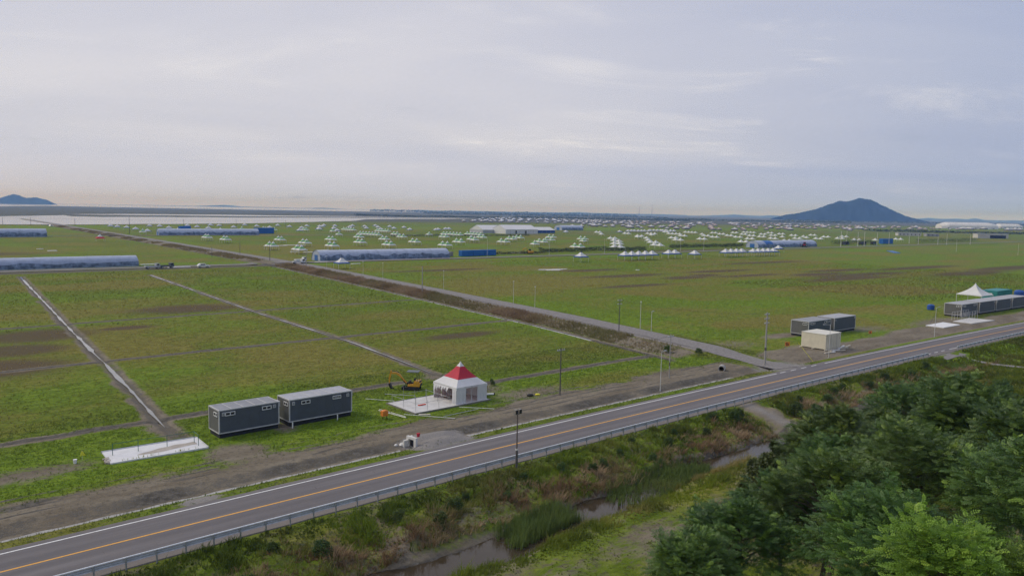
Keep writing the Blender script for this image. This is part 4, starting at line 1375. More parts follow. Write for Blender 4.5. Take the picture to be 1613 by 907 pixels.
# ------------------------------------------------------------------ poles
M_pole_c = pmat('concrete pole', (0.34, 0.33, 0.31), 0.9, 0.12, 1.2, dirt=(0.2, 0.18, 0.16))
M_pole_d = pmat('dark pole', (0.10, 0.095, 0.09), 0.8, 0.15, 2)
M_pole_w = pmat('pale painted pole', (0.55, 0.55, 0.53), 0.6, 0.08, 2)
M_black = pmat('black rubber', (0.025, 0.025, 0.026), 0.7, 0.2, 3)
M_glass_d = pmat('dark glass', (0.02, 0.024, 0.03), 0.12, 0.1, 1, spec=0.6)


def power_pole(label, a, s, h, r=0.13, arms=2, mat=None, group=None, steps=True):
    mat = mat or M_pole_c
    root = thing('utility_pole', label, 'utility pole', S(a, s, GZ(a, s)), heading(a), group)
    MB().tube((0, 0, -0.5), (0, 0, h), r, r * 0.65, 10).build('shaft', mat, root, smooth=False)
    for k in range(arms):
        z = h - 0.35 - 0.75 * k
        ca = MB().box(-0.75, 0.75, -0.05, 0.05, z - 0.05, z + 0.05).build('crossarm', M_steel_d, root)
        for x in (-0.65, -0.3, 0.3, 0.65):
            MB().tube((x, 0, z + 0.04), (x, 0, z + 0.22), 0.045, 0.03, 6).build('insulator', M_pole_w, ca)
    if steps:
        MB().tube((0, 0, h * 0.28), (0, 0, h * 0.28 + 0.5), r * 1.02, r * 1.0, 10).build('warning_band', M_pole_d, root)
    return root


def lamp_post(label, a, s, h, arm, group=None, r=0.06, mat=None, ang=0.0):
    mat = mat or M_pole_w
    root = thing('lamp_post', label, 'lamp post', S(a, s, GZ(a, s)), heading(a) + ang, group)
    MB().tube((0, 0, -0.3), (0, 0, h), r, r * 0.7, 8).build('post', mat, root)
    MB().box(-0.12, 0.12, -0.12, 0.12, -0.1, 0.06).build('base_plate', M_steel_d, root)
    if arm:
        MB().tube((0, 0, h - 0.06), (arm, 0, h + 0.0), r * 0.5, r * 0.4, 6).build('arm', mat, root)
        MB().box(arm - 0.1, arm + 0.5, -0.12, 0.12, h - 0.06, h + 0.06).build('lamp_head', M_steel_d, root)
    else:
        MB().box(-0.14, 0.14, -0.14, 0.14, h - 0.02, h + 0.14).build('lamp_head', mat, root)
    return root


power_pole('tall pale concrete utility pole at the mouth of the gravel lane', 117.9, 9.0, 9.0, 0.17, 3)
power_pole('slim dark utility pole standing on soil right of the red and white tent', 74.3, 13.6, 6.6, 0.10, 1, M_pole_d)
power_pole('dark utility pole at the head of the reed bank beside the gravel lane', 123.1, 46.1, 6.8, 0.10, 2, M_pole_d)
power_pole('thin utility pole behind the lamp post with a short arm by the road', 95.8, 11.7, 6.8, 0.09, 1)
lamp_post('grey roadside lamp post with a short arm on the soil verge', 88.5, 7.6, 5.7, 0.9, ang=0.2)
lamp_post('grey roadside lamp post in front of the cream container', 134.1, 6.3, 6.1, 0.9, ang=2.6)
lamp_post('white roadside lamp post near the white ground sheet', 176.3, 5.6, 6.4, 1.3)
lamp_post('thin field pole with a pale box on it beyond the gravel lane', 130.4, 46.6, 5.8, 0)
lamp_post('short field pole with a small crosspiece beyond the gravel lane', 130.3, 43.5, 4.2, 0.25)
power_pole('stout pale utility pole standing midway along the reed bank', 132.6, 132.1, 8.0, 0.16, 0, steps=False)
power_pole('pale utility pole at the lane end of the reed bank near the cross road', 147.5, 238.2, 7.4, 0.15, 0, steps=False)
power_pole('dark utility pole at the crossing of gravel lane and cross road', 150.6, 280.7, 7.8, 0.14, 0, M_pole_d, steps=False)
for a, s, h in ((132.7, 93.7, 6.1), (139, 182, 5.7), (141.4, 172.8, 5.7), (143.5, 217.6, 5.7), (140.5, 135.8, 5.7), (131.5, 84, 5.5)):
    lamp_post('thin pale field pole on the grass edge beside the gravel lane', a + 2.5, s, h, 0, 'thin poles along the gravel lane', 0.055)
for a, s, h in ((139.2, 321.1, 5.3), (157.0, 331.3, 6.5)):
    power_pole('dark pole beside the far part of the gravel lane beyond the crossing', a, s, h, 0.12, 0, M_pole_d, 'poles beyond the crossing', steps=False)
for a, s, h in ((268.9, 274.4, 9), (314.1, 275.5, 9), (359.7, 276.5, 9), (434, 279, 9), (461, 281, 9)):
    lamp_post('slim white lamp post beside the cross road in front of the tent field', a, s, h, 0, 'lamp posts along the cross road', 0.09)
for a, s, h in ((651.5, 287, 13.7), (703.7, 310.3, 13), (685, 290, 13), (692.4, 288, 13), (740.7, 301, 12), (774.5, 306.5, 12), (813.6, 297, 12), (830.3, 286, 8), (842.7, 283, 11), (876.3, 274.8, 10), (822, 309.6, 12)):
    power_pole('tall pale pole at the far end of the cross road by the parked machines', a, s, h, 0.22, 0, M_pole_w, 'poles at the far end of the cross road', steps=False)
for a, s, h in ((661.2, 199.7, 9.5), (656.6, 156, 8.5)):
    lamp_post('lone thin pole out in the wide green field', a, s, h, 0, 'lone poles in the wide field', 0.10)
for a, s, h in ((140, 935, 8), (165, 930, 8), (202.6, 905, 8), (190.7, 652.9, 14), (316.5, 905, 8), (370.6, 885, 9), (434.5, 890, 8)):
    power_pole('dark power line pole standing before the bright lagoon', a, s, h, 0.2, 1, M_pole_d, 'power line poles before the lagoon', steps=False)
# floodlight mast by the guard rail
root = thing('floodlight_mast', 'slim brown mast with box floodlights standing just outside the guard rail', 'mast', S(49.2, -5.75, GZ(49.2, -5.75)), heading(49))
MB().tube((0, 0, -0.4), (0, 0, 1.9), 0.13, 0.12, 10).build('base_sleeve', M_pole_d, root)
MB().tube((0, 0, 1.9), (0, 0, 5.5), 0.07, 0.055, 8).build('shaft', pmat('brown pole', (0.13, 0.105, 0.085), 0.7), root)
MB().tube((0, 0, 1.86), (0, 0, 2.0), 0.14, 0.14, 10).build('collar', M_pole_w, root)
MB().box(-0.42, 0.42, -0.05, 0.05, 5.42, 5.5).build('crossbar', M_steel_d, root)
for x in (-0.28, 0.22):
    hd = MB().box(x - 0.17, x + 0.17, -0.22, 0.14, 5.5, 5.95).build('floodlight', pmat('lamp casing', (0.23, 0.21, 0.18), 0.5), root)
    MB().box(x - 0.13, x + 0.13, -0.235, -0.22, 5.54, 5.9).build('lens', M_glass_d, hd)

# wires of the lane line
M_wire = pmat('wire', (0.05, 0.05, 0.05), 0.6)


def wire(label, p, q, sag, r=0.018):
    mb = MB()
    pts = []
    for i in range(9):
        t = i / 8
        v = p.lerp(q, t)
        pts.append(v - Vector((0, 0, 4 * sag * t * (1 - t))))
    mb.path(pts, r, r, 4)
    tag(mb.build('power_line', M_wire), label, 'power line')


wire('thin power line from the lane pole to the reed bank pole', S(117.9, 9, 8.6), S(123.1, 46.1, 7.0), 0.7)
wire('thin power line sagging from the soil pole toward the lane', S(74.3, 13.6, 6.4), S(95.8, 11.7, 6.5), 0.4)
wire('long power line strung before the lagoon', S(140, 935, 8), S(434, 890, 8), 1.5, 0.06)

# ------------------------------------------------------------------ dark grey cabins
M_panel = pmat('dark grey sandwich panel', (0.082, 0.094, 0.112), 0.55, 0.06, 0.8, spec=0.35, dirt=(0.09, 0.09, 0.09), dirt_amt=0.25)
M_panel_lit = pmat('sunlit-tone sandwich panel', (0.125, 0.125, 0.120), 0.55, 0.06, 0.8, spec=0.35)  # lighter copy of the panel, with side light put into its colour
M_frame = pmat('light grey frame', (0.50, 0.50, 0.50), 0.5, 0.06, 2, dirt=(0.28, 0.26, 0.24))
M_roofp = pmat('grey roof panel', (0.235, 0.245, 0.265), 0.5, 0.10, 1.2, dirt=(0.15, 0.15, 0.15))
M_roofl = pmat('light grey roof panel', (0.36, 0.37, 0.40), 0.5, 0.10, 1.2, dirt=(0.22, 0.22, 0.22))
M_white = pmat('white enamel', (0.72, 0.72, 0.71), 0.5, 0.05, 2, dirt=(0.4, 0.38, 0.35), dirt_amt=0.3)
M_skirt = pmat('black skirt', (0.018, 0.019, 0.022), 0.8, 0.2, 2)
M_pvc = pmat('white pipe', (0.78, 0.78, 0.76), 0.4, 0.04, 2)


def window_unit(parent, x, z, w, h, n, face='front', L=0, W=0):
    """white frame with dark panes, on the front (y=0) or on the end (x=0)"""
    f, g = MB(), []
    bar = 0.07
    def bx(u0, u1, z0, z1, d0, d1, mb):
        if face == 'front':
            mb.box(u0, u1, -d1, -d0, z0, z1)
        else:
            mb.box(-d1, -d0, u0, u1, z0, z1)
    bx(x, x + w, z, z + bar, 0.0, 0.05, f)
    bx(x, x + w, z + h - bar, z + h, 0.0, 0.05, f)
    pw = (w - bar) / n
    for i in range(n + 1):
        bx(x + i * pw, x + i * pw + bar, z + bar, z + h - bar, 0.0, 0.048, f)
    fo = f.build('window', M_white, parent)
    for i in range(n):
        mb = MB()
        bx(x + i * pw + bar, x + (i + 1) * pw, z + bar, z + h - bar, 0.004, 0.02, mb)
        mb.build('pane', M_glass_d, fo)
    return fo


def cabin(label, a0, s0, L, W, windows, group=None, roof=None, nroof=5, H0=0.5, H=3.1, end_win=True, vents=True, ac=True, pipes=()):
    g = GZ(a0 + L / 2, s0 + W / 2)
    root = thing('cabin', label, 'cabin', S(a0, s0, g), heading(a0 + L / 2), group)
    MB().box(0.12, L - 0.12, 0.12, W - 0.12, -0.25, H0).build('skirt', M_skirt, root)
    MB().box(0.06, L - 0.06, 0.06, W - 0.06, H0, H - 0.1).build('body', M_panel, root)
    MB().box(0.045, 0.058, 0.1, W - 0.1, H0 + 0.1, H - 0.14).build('end_panel', M_panel_lit, root)  # end face coloured lighter, as lit from the left
    npan = int(L / 1.15)
    for i in range(npan):
        x0 = 0.1 + (L - 0.2) * i / npan
        x1 = 0.1 + (L - 0.2) * (i + 1) / npan - 0.012
        MB().box(x0, x1, 0.042, 0.058, H0 + 0.1, H - 0.14).build('wall_panel', M_panel, root)
    fr = MB()
    e = 0.12
    for x in (0, L - e):
        for y in (0, W - e):
            fr.box(x, x + e, y, y + e, H0, H)
    for z in (H0 - 0.02, H - 0.12):
        for y in (0.004, W - e - 0.004):
            fr.box(e, L - e, y, y + e, z, z + 0.12)
        for x in (0.004, L - e - 0.004):
            fr.box(x, x + e, e, W - e, z, z + 0.12)
    fr.build('frame', M_frame, root)
    pw = (L - 0.2) / nroof
    for i in range(nroof):
        MB().box(0.1 + i * pw + 0.04, 0.1 + (i + 1) * pw - 0.04, 0.12, W - 0.12, H - 0.09, H - 0.02).build('roof_panel', roof or M_roofp, root)
    rb = MB()
    for i in range(nroof + 1):
        rb.box(0.1 + i * pw - 0.035, 0.1 + i * pw + 0.035, 0.1, W - 0.1, H - 0.1, H + 0.015)
    rb.build('roof_rib', M_frame, root)
    for x, w, n in windows:
        window_unit(root, x, H - 0.72, w, 0.42, n)
    if end_win:
        window_unit(root, 0.35, H - 0.80, 1.0, 0.45, 2, 'end')
    if vents:
        for x in (0.35, L - 0.75):
            v = MB().box(x, x + 0.32, -0.06, 0.03, H - 0.66, H - 0.28).build('vent', M_frame, root)
            MB().box(x + 0.06, x + 0.26, -0.075, -0.06, H - 0.60, H - 0.34).build('grille', M_roofp, v)
    if ac:
        c = MB().box(L + 0.02, L + 0.34, 0.5, 1.3, H - 0.75, H - 0.15).build('air_conditioner', M_frame, root)
        MB().tube((L + 0.34, 0.9, H - 0.45), (L + 0.36, 0.9, H - 0.45), 0.24, 0.24, 12).build('fan_grille', M_roofp, c)
    for x, y in pipes:
        MB().tube((x, y, -0.1), (x, y, 0.62), 0.07, 0.07, 8).build('drain_pipe', M_pvc, root)
    return root


cabin('shorter dark grey cabin with five roof panels beside the white slab with green railing', 30.35, 21.45, 6.9, 2.95, [(0.7, 1.1, 2), (4.85, 1.1, 2)], nroof=5)
cabin('longer dark grey cabin with light roof, behind the shorter one by the excavator', 38.3, 21.15, 8.1, 3.1, [(1.5, 1.1, 2), (5.5, 1.1, 4)], nroof=6, roof=M_roofl, pipes=((0.1, -0.6), (5.8, -0.6)))
cabin('dark cabin with a window in its end painted as sunlit behind the cream container', 152.2, 20.4, 9.0, 4.1, [(0.9, 1.5, 2), (6.2, 1.5, 2)], nroof=6, H=3.3)
cabin('dark cabin with light roof at the far end of the pair behind the cream container', 162.6, 20.4, 9.2, 4.1, [], nroof=6, roof=M_roofl, H=3.35, end_win=False)
cabin('dark cabin with a window in its end leading the row beside the white ground sheets', 218, 16.7, 9.5, 4.3, [(1.0, 1.4, 2), (7, 1.4, 2)], nroof=6, H=3.4, roof=M_roofl)
for i in range(3):
    cabin('dark cabin with light roof in the row behind the white peaked tent and sheets', 228.8 + 10.9 * i, 16.7, 10.0, 4.3, [], 'cabins in the row by the teal container', nroof=6, H=3.4, roof=M_roofl, end_win=False)

# cream container
root = thing('cream_container', 'cream steel container on pale timber bearers by the lane mouth', 'container', S(140.2, 10.2, GZ(143, 12)), heading(143))
M_cream = pmat('cream steel', (0.62, 0.58, 0.45), 0.55, 0.05, 0.9, dirt=(0.42, 0.38, 0.29))
MB().box(0, 5.6, 0, 5.0, 0.18, 2.95).build('body', M_cream, root)
MB().box(-0.05, 5.65, -0.05, 5.05, 2.95, 3.03).build('roof', pmat('cream roof', (0.66, 0.64, 0.55), 0.6, 0.08, 0.6, dirt=(0.35, 0.33, 0.28)), root)
for i in range(8):
    MB().box(0.35 + i * 0.66, 0.75 + i * 0.66, -0.05, 0.0, 0.3, 2.85).build('door_rib', M_cream, root)
for x in (1.9, 3.9):
    MB().box(x - 0.03, x + 0.03, -0.07, -0.052, 0.28, 2.85).build('door_seam', M_roofp, root)
M_timber = pmat('pale timber', (0.50, 0.46, 0.38), 0.8, 0.15, 2)
for y in (-0.35, 2.2, 4.7):
    MB().box(-0.7, 6.3, y, y + 0.28, -0.1, 0.18).build('bearer', M_timber, root)
M_sheet = pmat('white plastic sheet', (0.70, 0.70, 0.69), 0.6, 0.08, 1.0, bump=0.4, dirt=(0.42, 0.38, 0.32), dirt_amt=0.5)
rng_p = random.Random(4)
for i in range(9):
    a, s = 138.6 + i * 1.2 + rng_p.uniform(-0.3, 0.3), 9.2 + rng_p.uniform(-0.6, 0.4) + (0.35 * max(0, i - 4))
    tag(MB().box(-1.1, 1.1, -0.16, 0.16, 0, 0.16).build('timber_plank', M_sheet if i % 2 else M_timber, None, S(a, s, GZ(a, s)), heading(a) + rng_p.uniform(-0.35, 0.35)), 'pale plank lying on the soil at the foot of the cream container', 'plank', 'planks at the cream container')

# teal container, blue tanks
def box_container(name, label, cat, a, s, L, W, H, col, rot=0.0, group=None, mark=False):
    root = thing(name, label, cat, S(a, s, GZ(a, s)), heading(a) + rot, group)
    m = pmat('steel ' + name, col, 0.5, 0.08, 1.2, dirt=tuple(v * 0.6 for v in col))
    MB().box(0, L, 0, W, 0.12, H).build('body', m, root)
    rb = MB()
    n = int(L / 0.55)
    for i in range(n):
        x = 0.12 + (L - 0.24) * i / n
        rb.box(x, x + 0.28, -0.045, 0, 0.25, H - 0.15)
    for i in range(int(W / 0.55)):
        y = 0.12 + (W - 0.24) * i / int(W / 0.55)
        rb.box(-0.045, 0, y, y + 0.28, 0.25, H - 0.15)
    rb.build('corrugation', m, root)
    for x in (-0.06, L - 0.06):
        for y in (-0.06, W - 0.06):
            MB().box(x, x + 0.12, y, y + 0.12, 0, H + 0.03).build('corner_post', m, root)
    if mark:
        MB().box(-0.062, -0.048, W * 0.3, W * 0.75, H * 0.62, H * 0.75).build('stencil', M_white, root)
    return root


box_container('teal_container', 'teal green shipping container behind the white peaked tent', 'container', 272.5, 28.6, 11.5, 4.6, 3.2, (0.03, 0.22, 0.22), mark=True)


def tank(label, a, s, r, h, group=None):
    root = thing('water_tank', label, 'tank', S(a, s, GZ(a, s)), 0, group)
    m = pmat('blue plastic', (0.025, 0.085, 0.34), 0.4, 0.08, 2)
    mb = MB()
    for z0, z1, r0, r1 in ((0.0, 0.15, r * 0.9, r), (0.15, h * 0.8, r, r), (h * 0.8, h * 0.95, r, r * 0.7)):
        mb.tube((0, 0, z0), (0, 0, z1), r0, r1, 16)
    mb.build('barrel', m, root)
    MB().tube((0, 0, h * 0.95), (0, 0, h), r * 0.3, r * 0.3, 12).build('lid', m, root)
    rg = MB()
    for z in (h * 0.3, h * 0.55):
        rg.tube((0, 0, z), (0, 0, z + 0.08), r * 1.03, r * 1.03, 16)
    rg.build('hoop', m, root)


tank('blue water tank standing alone on the soil left of the white peaked tent', 228.8, 28.8, 0.95, 1.6)
tank('blue water tank behind the row of dark cabins beside the teal container', 289.5, 28.4, 1.5, 2.8)

# ------------------------------------------------------------------ peaked tents
M_twhite = pmat('white tent cloth', (0.74, 0.74, 0.74), 0.75, 0.04, 0.8, translucent=0.2, dirt=(0.55, 0.54, 0.52), dirt_amt=0.2)
M_tgreen = pmat('green tent cloth', (0.20, 0.44, 0.15), 0.75, 0.06, 0.8, translucent=0.2)
M_tpale = pmat('pale green tent cloth', (0.40, 0.56, 0.34), 0.75, 0.06, 0.8, translucent=0.2)
M_tblue = pmat('blue tent cloth', (0.040, 0.105, 0.36), 0.75, 0.06, 0.8, translucent=0.2)
M_tnavy = pmat('navy tent cloth', (0.030, 0.045, 0.13), 0.75, 0.06, 0.8)
M_tred = pmat('red tent cloth', (0.52, 0.035, 0.060), 0.7, 0.05, 0.8, translucent=0.2)
M_leg = pmat('tent leg', (0.58, 0.58, 0.56), 0.5, 0.05, 2)


def peak_roof(half, eave, peak, bands, valance=0.28, sag=0.45, lev=9):
    """concave square roof; bands = [(height fraction, slot)] from the eave up"""
    mb = MB()
    rings = []
    for i in range(lev + 1):
        t = i / lev
        r = half * ((1 - t) * (1 - sag) + sag * (1 - t) ** 2.4)
        rings.append((max(r, 0.02), eave + (peak - eave) * t))

    def ring(r, z):
        pts = []
        for k, (sx, sy) in enumerate(((-1, -1), (1, -1), (1, 1), (-1, 1))):
            nx, ny = ((1, -1), (1, 1), (-1, 1), (-1, -1))[k]
            for j in range(4):
                u = j / 4
                x, y = sx + (nx - sx) * u, sy + (ny - sy) * u
                pinch = 1 - 0.03 * math.sin(math.pi * u)
                pts.append((x * r * pinch, y * r * pinch, z))
        return pts
    n = 16
    vs = []
    for r, z in rings:
        vs += ring(r, z)
    fs, ms = [], []
    for i in range(lev):
        t = (i + 0.5) / lev
        slot = [b for h, b in bands if t >= h][-1]
        for j in range(n):
            fs.append((i * n + j, i * n + (j + 1) % n, (i + 1) * n + (j + 1) % n, (i + 1) * n + j))
            ms.append(slot)
    k = len(mb.v)
    mb.add(vs, fs)
    mb.m = ms
    vmb = MB()
    lo, hi = ring(half * 1.005, eave - valance), ring(half * 1.005, eave + 0.01)
    lo = [(x, y, z + (0.10 if j % 4 == 2 else 0.05 if j % 2 else 0)) for j, (x, y, z) in enumerate(lo)]
    vmb.add(lo + hi, [(j, (j + 1) % n, n + (j + 1) % n, n + j) for j in range(n)])
    return mb, vmb


def make_tent_kind(half, eave, peak, bands, mats, vmat, tip_mat=None, sag=0.45):
    roof, val = peak_roof(half, eave, peak, bands, sag=sag)
    rm = roof.mesh('canopy')
    for m in mats:
        rm.materials.append(m)
    vm = val.mesh('valance')
    vm.materials.append(vmat)
    lm = MB().tube((0, 0, -0.2), (0, 0, eave), 0.07, 0.07, 6).mesh('leg')
    lm.materials.append(M_leg)
    fm = MB().tube((0, 0, peak - 0.2), (0, 0, peak + 0.25), 0.08, 0.02, 6).mesh('finial')
    fm.materials.append(tip_mat or M_twhite)
    return rm, vm, lm, fm, half


def put_tent(kind, name, label, group, a, s, rot=0.0, sc=1.0, legs=True):
    rm, vm, lm, fm, half = kind
    root = thing(name, label, 'tent', S(a, s, GZ(a, s)), heading(a) - 0.05 + rot, group)
    if sc != 1.0:
        root.scale = (sc, sc, sc)
    link('canopy', rm, (), root)
    link('valance', vm, (), root)
    link('finial', fm, (), root)
    if legs:
        for sx in (-1, 1):
            for sy in (-1, 1):
                link('leg', lm, (), root, (sx * (half - 0.08), sy * (half - 0.08), 0))
    return root


K_GREEN = make_tent_kind(2.5, 2.35, 5.2, [(0, 0), (0.18, 1), (0.56, 0)], [M_twhite, M_tgreen], M_twhite, sag=0.35)
K_PALE = make_tent_kind(2.5, 2.35, 5.0, [(0, 0), (0.66, 1), (0.88, 0)], [M_twhite, M_tpale], M_tpale, sag=0.7)
K_BLUE = make_tent_kind(2.6, 2.45, 5.1, [(0, 1), (0.12, 0), (0.80, 2)], [M_twhite, M_tblue, M_tnavy], M_tblue, M_tnavy)
K_DOME = make_tent_kind(3.0, 1.9, 4.4, [(0, 1), (0.10, 0)], [M_twhite, M_tblue], M_tblue, M_tnavy, sag=0.3)
rt = random.Random(12)
for a, s in GREEN_TENTS:
    if s > 600:
        lb, gp = 'small green and white peaked tent among the far blue-rimmed tents', 'far green tents'
    elif s > 530:
        lb, gp = 'green and white peaked tent in a close row at the back of the field', 'green tents in rows at the back of the field'
    else:
        lb, gp = 'white peaked tent with green roof band on the near olive field', 'green banded tents on the near field'
    put_tent(K_GREEN, 'green_peaked_tent', lb, gp, a, s, rt.uniform(-0.05, 0.05))
for a, s in PALE_TENTS:
    lb, gp = ('pale tent with green peak in the wide field behind the blue-rimmed rows', 'pale green tents in the wide field') if s < 420 else ('small pale tent with green peak toward the back of the wide field', 'small pale tents at the back of the wide field')
    put_tent(K_PALE, 'pale_peaked_tent', lb, gp, a, s, rt.uniform(-0.05, 0.05))
for a, s in BLUE_CAMP_TENTS:
    if a < 600:
        lb, gp = 'white-topped tent with blue rim on the green strip before the lagoon', 'blue-rimmed tents before the lagoon'
    else:
        lb, gp = 'blue-rimmed white tent in the far row beyond the pale tents', 'far row of blue-rimmed tents'
    put_tent(K_DOME, 'blue_rimmed_tent', lb, gp, a, s, rt.uniform(-0.1, 0.1))
ORD = ['first', 'second', 'third', 'fourth', 'fifth', 'sixth', 'seventh', 'eighth', 'ninth', 'tenth', 'eleventh', 'twelfth']
for i, (a, s) in enumerate(BLUE_ROW_TENTS):
    gp = 'blue-rimmed tents along the cross road'
    if i < 5:
        lb = ORD[i] + ' blue-rimmed tent counted from the lone tent, in the joined row of five'
    elif i < 13:
        lb = ORD[i - 9] + ' blue-rimmed tent counted from the single tent, in the long row before the tunnel'
    else:
        lb = ORD[i - 9] + ' blue-rimmed tent counted from the single tent, in the long row before the tunnel'
    if i == 8:
        lb, gp = 'lone blue-rimmed white tent between the puddle and the dark hedge', None
    elif i in (5, 6):
        lb, gp = 'blue-rimmed white tent of the joined pair beside the cross road', 'joined pair of blue-rimmed tents'
    elif i == 7:
        lb, gp = 'single blue-rimmed white tent next to the joined pair', None
    elif i == 18:
        lb, gp = 'blue-rimmed white tent in front of the tunnel near the red tractor', None
    elif i == 19:
        lb, gp = 'blue-rimmed white tent in front of the long blue tunnel by the crossing', None
    put_tent(K_BLUE, 'blue_rimmed_tent', lb, gp, a, s, rt.uniform(-0.04, 0.04), 1.08 if i != 19 else 1.0)
put_tent(make_tent_kind(2.6, 2.2, 5.0, [(0, 1), (0.3, 0)], [M_twhite, M_tred], M_tred), 'red_rimmed_tent', 'small white tent with red rim beside the far gravel lane', None, RED_FAR_TENT[0], RED_FAR_TENT[1])
put_tent(make_tent_kind(3.7, 2.5, 5.9, [(0, 0)], [M_twhite], M_twhite, sag=0.6), 'white_peaked_tent', 'plain white peaked tent in front of the teal container', None, 262.5, 31.0)

# far tent camp on the horizon side of the field
M_tpink = pmat('faded pink tent cloth', (0.47, 0.39, 0.36), 0.8, 0.08, 0.2)
M_tbluew = pmat('bluish white tent cloth', (0.58, 0.62, 0.70), 0.8, 0.08, 0.2)
M_tdark = pmat('tent interior', (0.12, 0.11, 0.11), 0.9)


M_tcamp = pmat('greyed white tent cloth', (0.52, 0.52, 0.53), 0.8, 0.08, 0.2)


def camp_mesh(m):
    mb = MB()
    h = 5.0
    mb.add([(-h, -h, 2.6), (h, -h, 2.6), (h, h, 2.6), (-h, h, 2.6), (-1.6, -1.6, 4.3), (1.6, -1.6, 4.3), (1.6, 1.6, 4.3), (-1.6, 1.6, 4.3), (0, 0, 6.2)],
           [(0, 1, 5, 4), (1, 2, 6, 5), (2, 3, 7, 6), (3, 0, 4, 7), (4, 5, 8), (5, 6, 8), (6, 7, 8), (7, 4, 8)])
    mb.box(-h * 0.95, h * 0.95, -h * 0.95, h * 0.95, -0.2, 2.59, 1)
    me = mb.mesh('camp_tent')
    me.materials.append(m)
    me.materials.append(M_tdark)
    return me


CAMP = [camp_mesh(M_tcamp), camp_mesh(M_tpink), camp_mesh(M_tbluew)]
rc = random.Random(5)
count = 0
for row in range(13):
    y = 1330 + row * 95 + 6 * row * row * 0.35
    x0 = -150 + row * 8 + (260 if row < 4 else 0)
    x = x0 + rc.uniform(-30, 30)
    x1 = (420 + 120 * row) if row < 6 else 1150
    while x < x1 and count < 270:
        if rc.random() < (0.85 if x < 320 else 0.5):
            k = 2 if x < 150 and row > 4 else (1 if x > 300 and rc.random() < 0.7 else 0)
            lb = {0: 'tiny white tent in the distant camp on the plain', 1: 'tiny faded pink tent in the distant camp on the plain', 2: 'tiny bluish tent in the distant camp toward the water'}[k]
            o = link('camp_tent', CAMP[k], (), None, (x, y + rc.uniform(-14, 14), 0.05), rc.uniform(0, 1.5))
            tag(o, lb, 'tent', {0: 'white tents of the distant camp', 1: 'pink tents of the distant camp', 2: 'bluish tents of the distant camp'}[k])
            sc = 0.65 + rc.random() * 0.45
            o.scale = (sc, sc, sc * 0.9)
            count += 1
        x += rc.uniform(16, 26) + (rc.random() < 0.07) * 60

# ------------------------------------------------------------------ red and white tent
TA, TS = 61.9, 19.9
root = thing('red_white_tent', 'white peaked tent with broad red roof band and cloth side walls', 'tent', S(TA, TS, GZ(TA, TS)), heading(TA))
hf, ev, pk = 2.55, 2.3, 5.1
roof, val = peak_roof(hf, ev, pk, [(0, 0), (0.30, 1), (0.78, 0)], 0.32, sag=0.40, lev=18)
roof.build('canopy', [M_twhite, M_tred], root)
val.build('valance', M_twhite, root)
for sx in (-1, 0, 1):
    for sy in (-1, 1):
        MB().tube((sx * (hf - 0.07), sy * (hf - 0.07), -0.1), (sx * (hf - 0.07), sy * (hf - 0.07), ev), 0.05, 0.05, 8).build('pole', M_steel, root)
for sx in (-1, 1):
    MB().tube((sx * (hf - 0.07), -hf, ev - 0.05), (sx * (hf - 0.07), hf, ev - 0.05), 0.035, 0.035, 6).build('eave_bar', M_steel, root)
    MB().tube((-hf, sx * (hf - 0.07), ev - 0.05), (hf, sx * (hf - 0.07), ev - 0.05), 0.035, 0.035, 6).build('eave_bar', M_steel, root)


def curtain(p0, p1, z0, z1, waves, amp, mat, name='side_wall', thick=0.02):
    """hanging cloth with soft folds"""
    mb = MB()
    n = 24
    p0, p1 = Vector(p0), Vector(p1)
    d = (p1 - p0)
    nr = Vector((-d.y, d.x, 0)).normalized()
    vs = []
    for side in (0, thick):
        for i in range(n + 1):
            t = i / n
            off = amp * math.sin(t * waves * 2 * math.pi) + side
            p = p0 + d * t
            vs.append(p + nr * (off * 1.0) + Vector((0, 0, z0 + 0.03 * math.sin(t * 17))))
            vs.append(p + nr * (off * 0.3) + Vector((0, 0, z1)))
    k = 2 * (n + 1)
    fs = []
    for i in range(n):
        fs.append((2 * i, 2 * i + 2, 2 * i + 3, 2 * i + 1))
        fs.append((k + 2 * i, k + 2 * i + 1, k + 2 * i + 3, k + 2 * i + 2))
        fs.append((2 * i, k + 2 * i, k + 2 * i + 2, 2 * i + 2))
    fs.append((0, 1, k + 1, k))
    fs.append((2 * n, k + 2 * n, k + 2 * n + 1, 2 * n + 1))
    mb.add(vs, fs)
    return mb.build(name, mat, root, smooth=False)


w_ = hf - 0.03
curtain((-w_, -w_, 0), (-w_ + 1.55, -w_, 0), 0.05, 2.1, 3, 0.04, M_twhite)
curtain((w_ - 1.6, -w_, 0), (w_, -w_, 0), 0.05, 2.1, 3, 0.04, M_twhite)
curtain((w_, -w_, 0), (w_, w_, 0), 0.05, 2.1, 6, 0.04, M_twhite)
M_liner = pmat('pinkish inner cloth', (0.56, 0.47, 0.45), 0.8, 0.06, 1.0, translucent=0.15)
for i in range(4):
    x0 = -w_ + i * (2 * w_) / 4
    curtain((x0 + 0.05, w_, 0), (x0 + 2 * w_ / 4 - 0.05, w_, 0), 0.05, 2.1, 2, 0.03, M_liner)
curtain((-w_, -w_ + 0.05, 0), (-w_, -w_ + 0.9, 0), 0.05, 2.0, 2, 0.05, M_twhite)
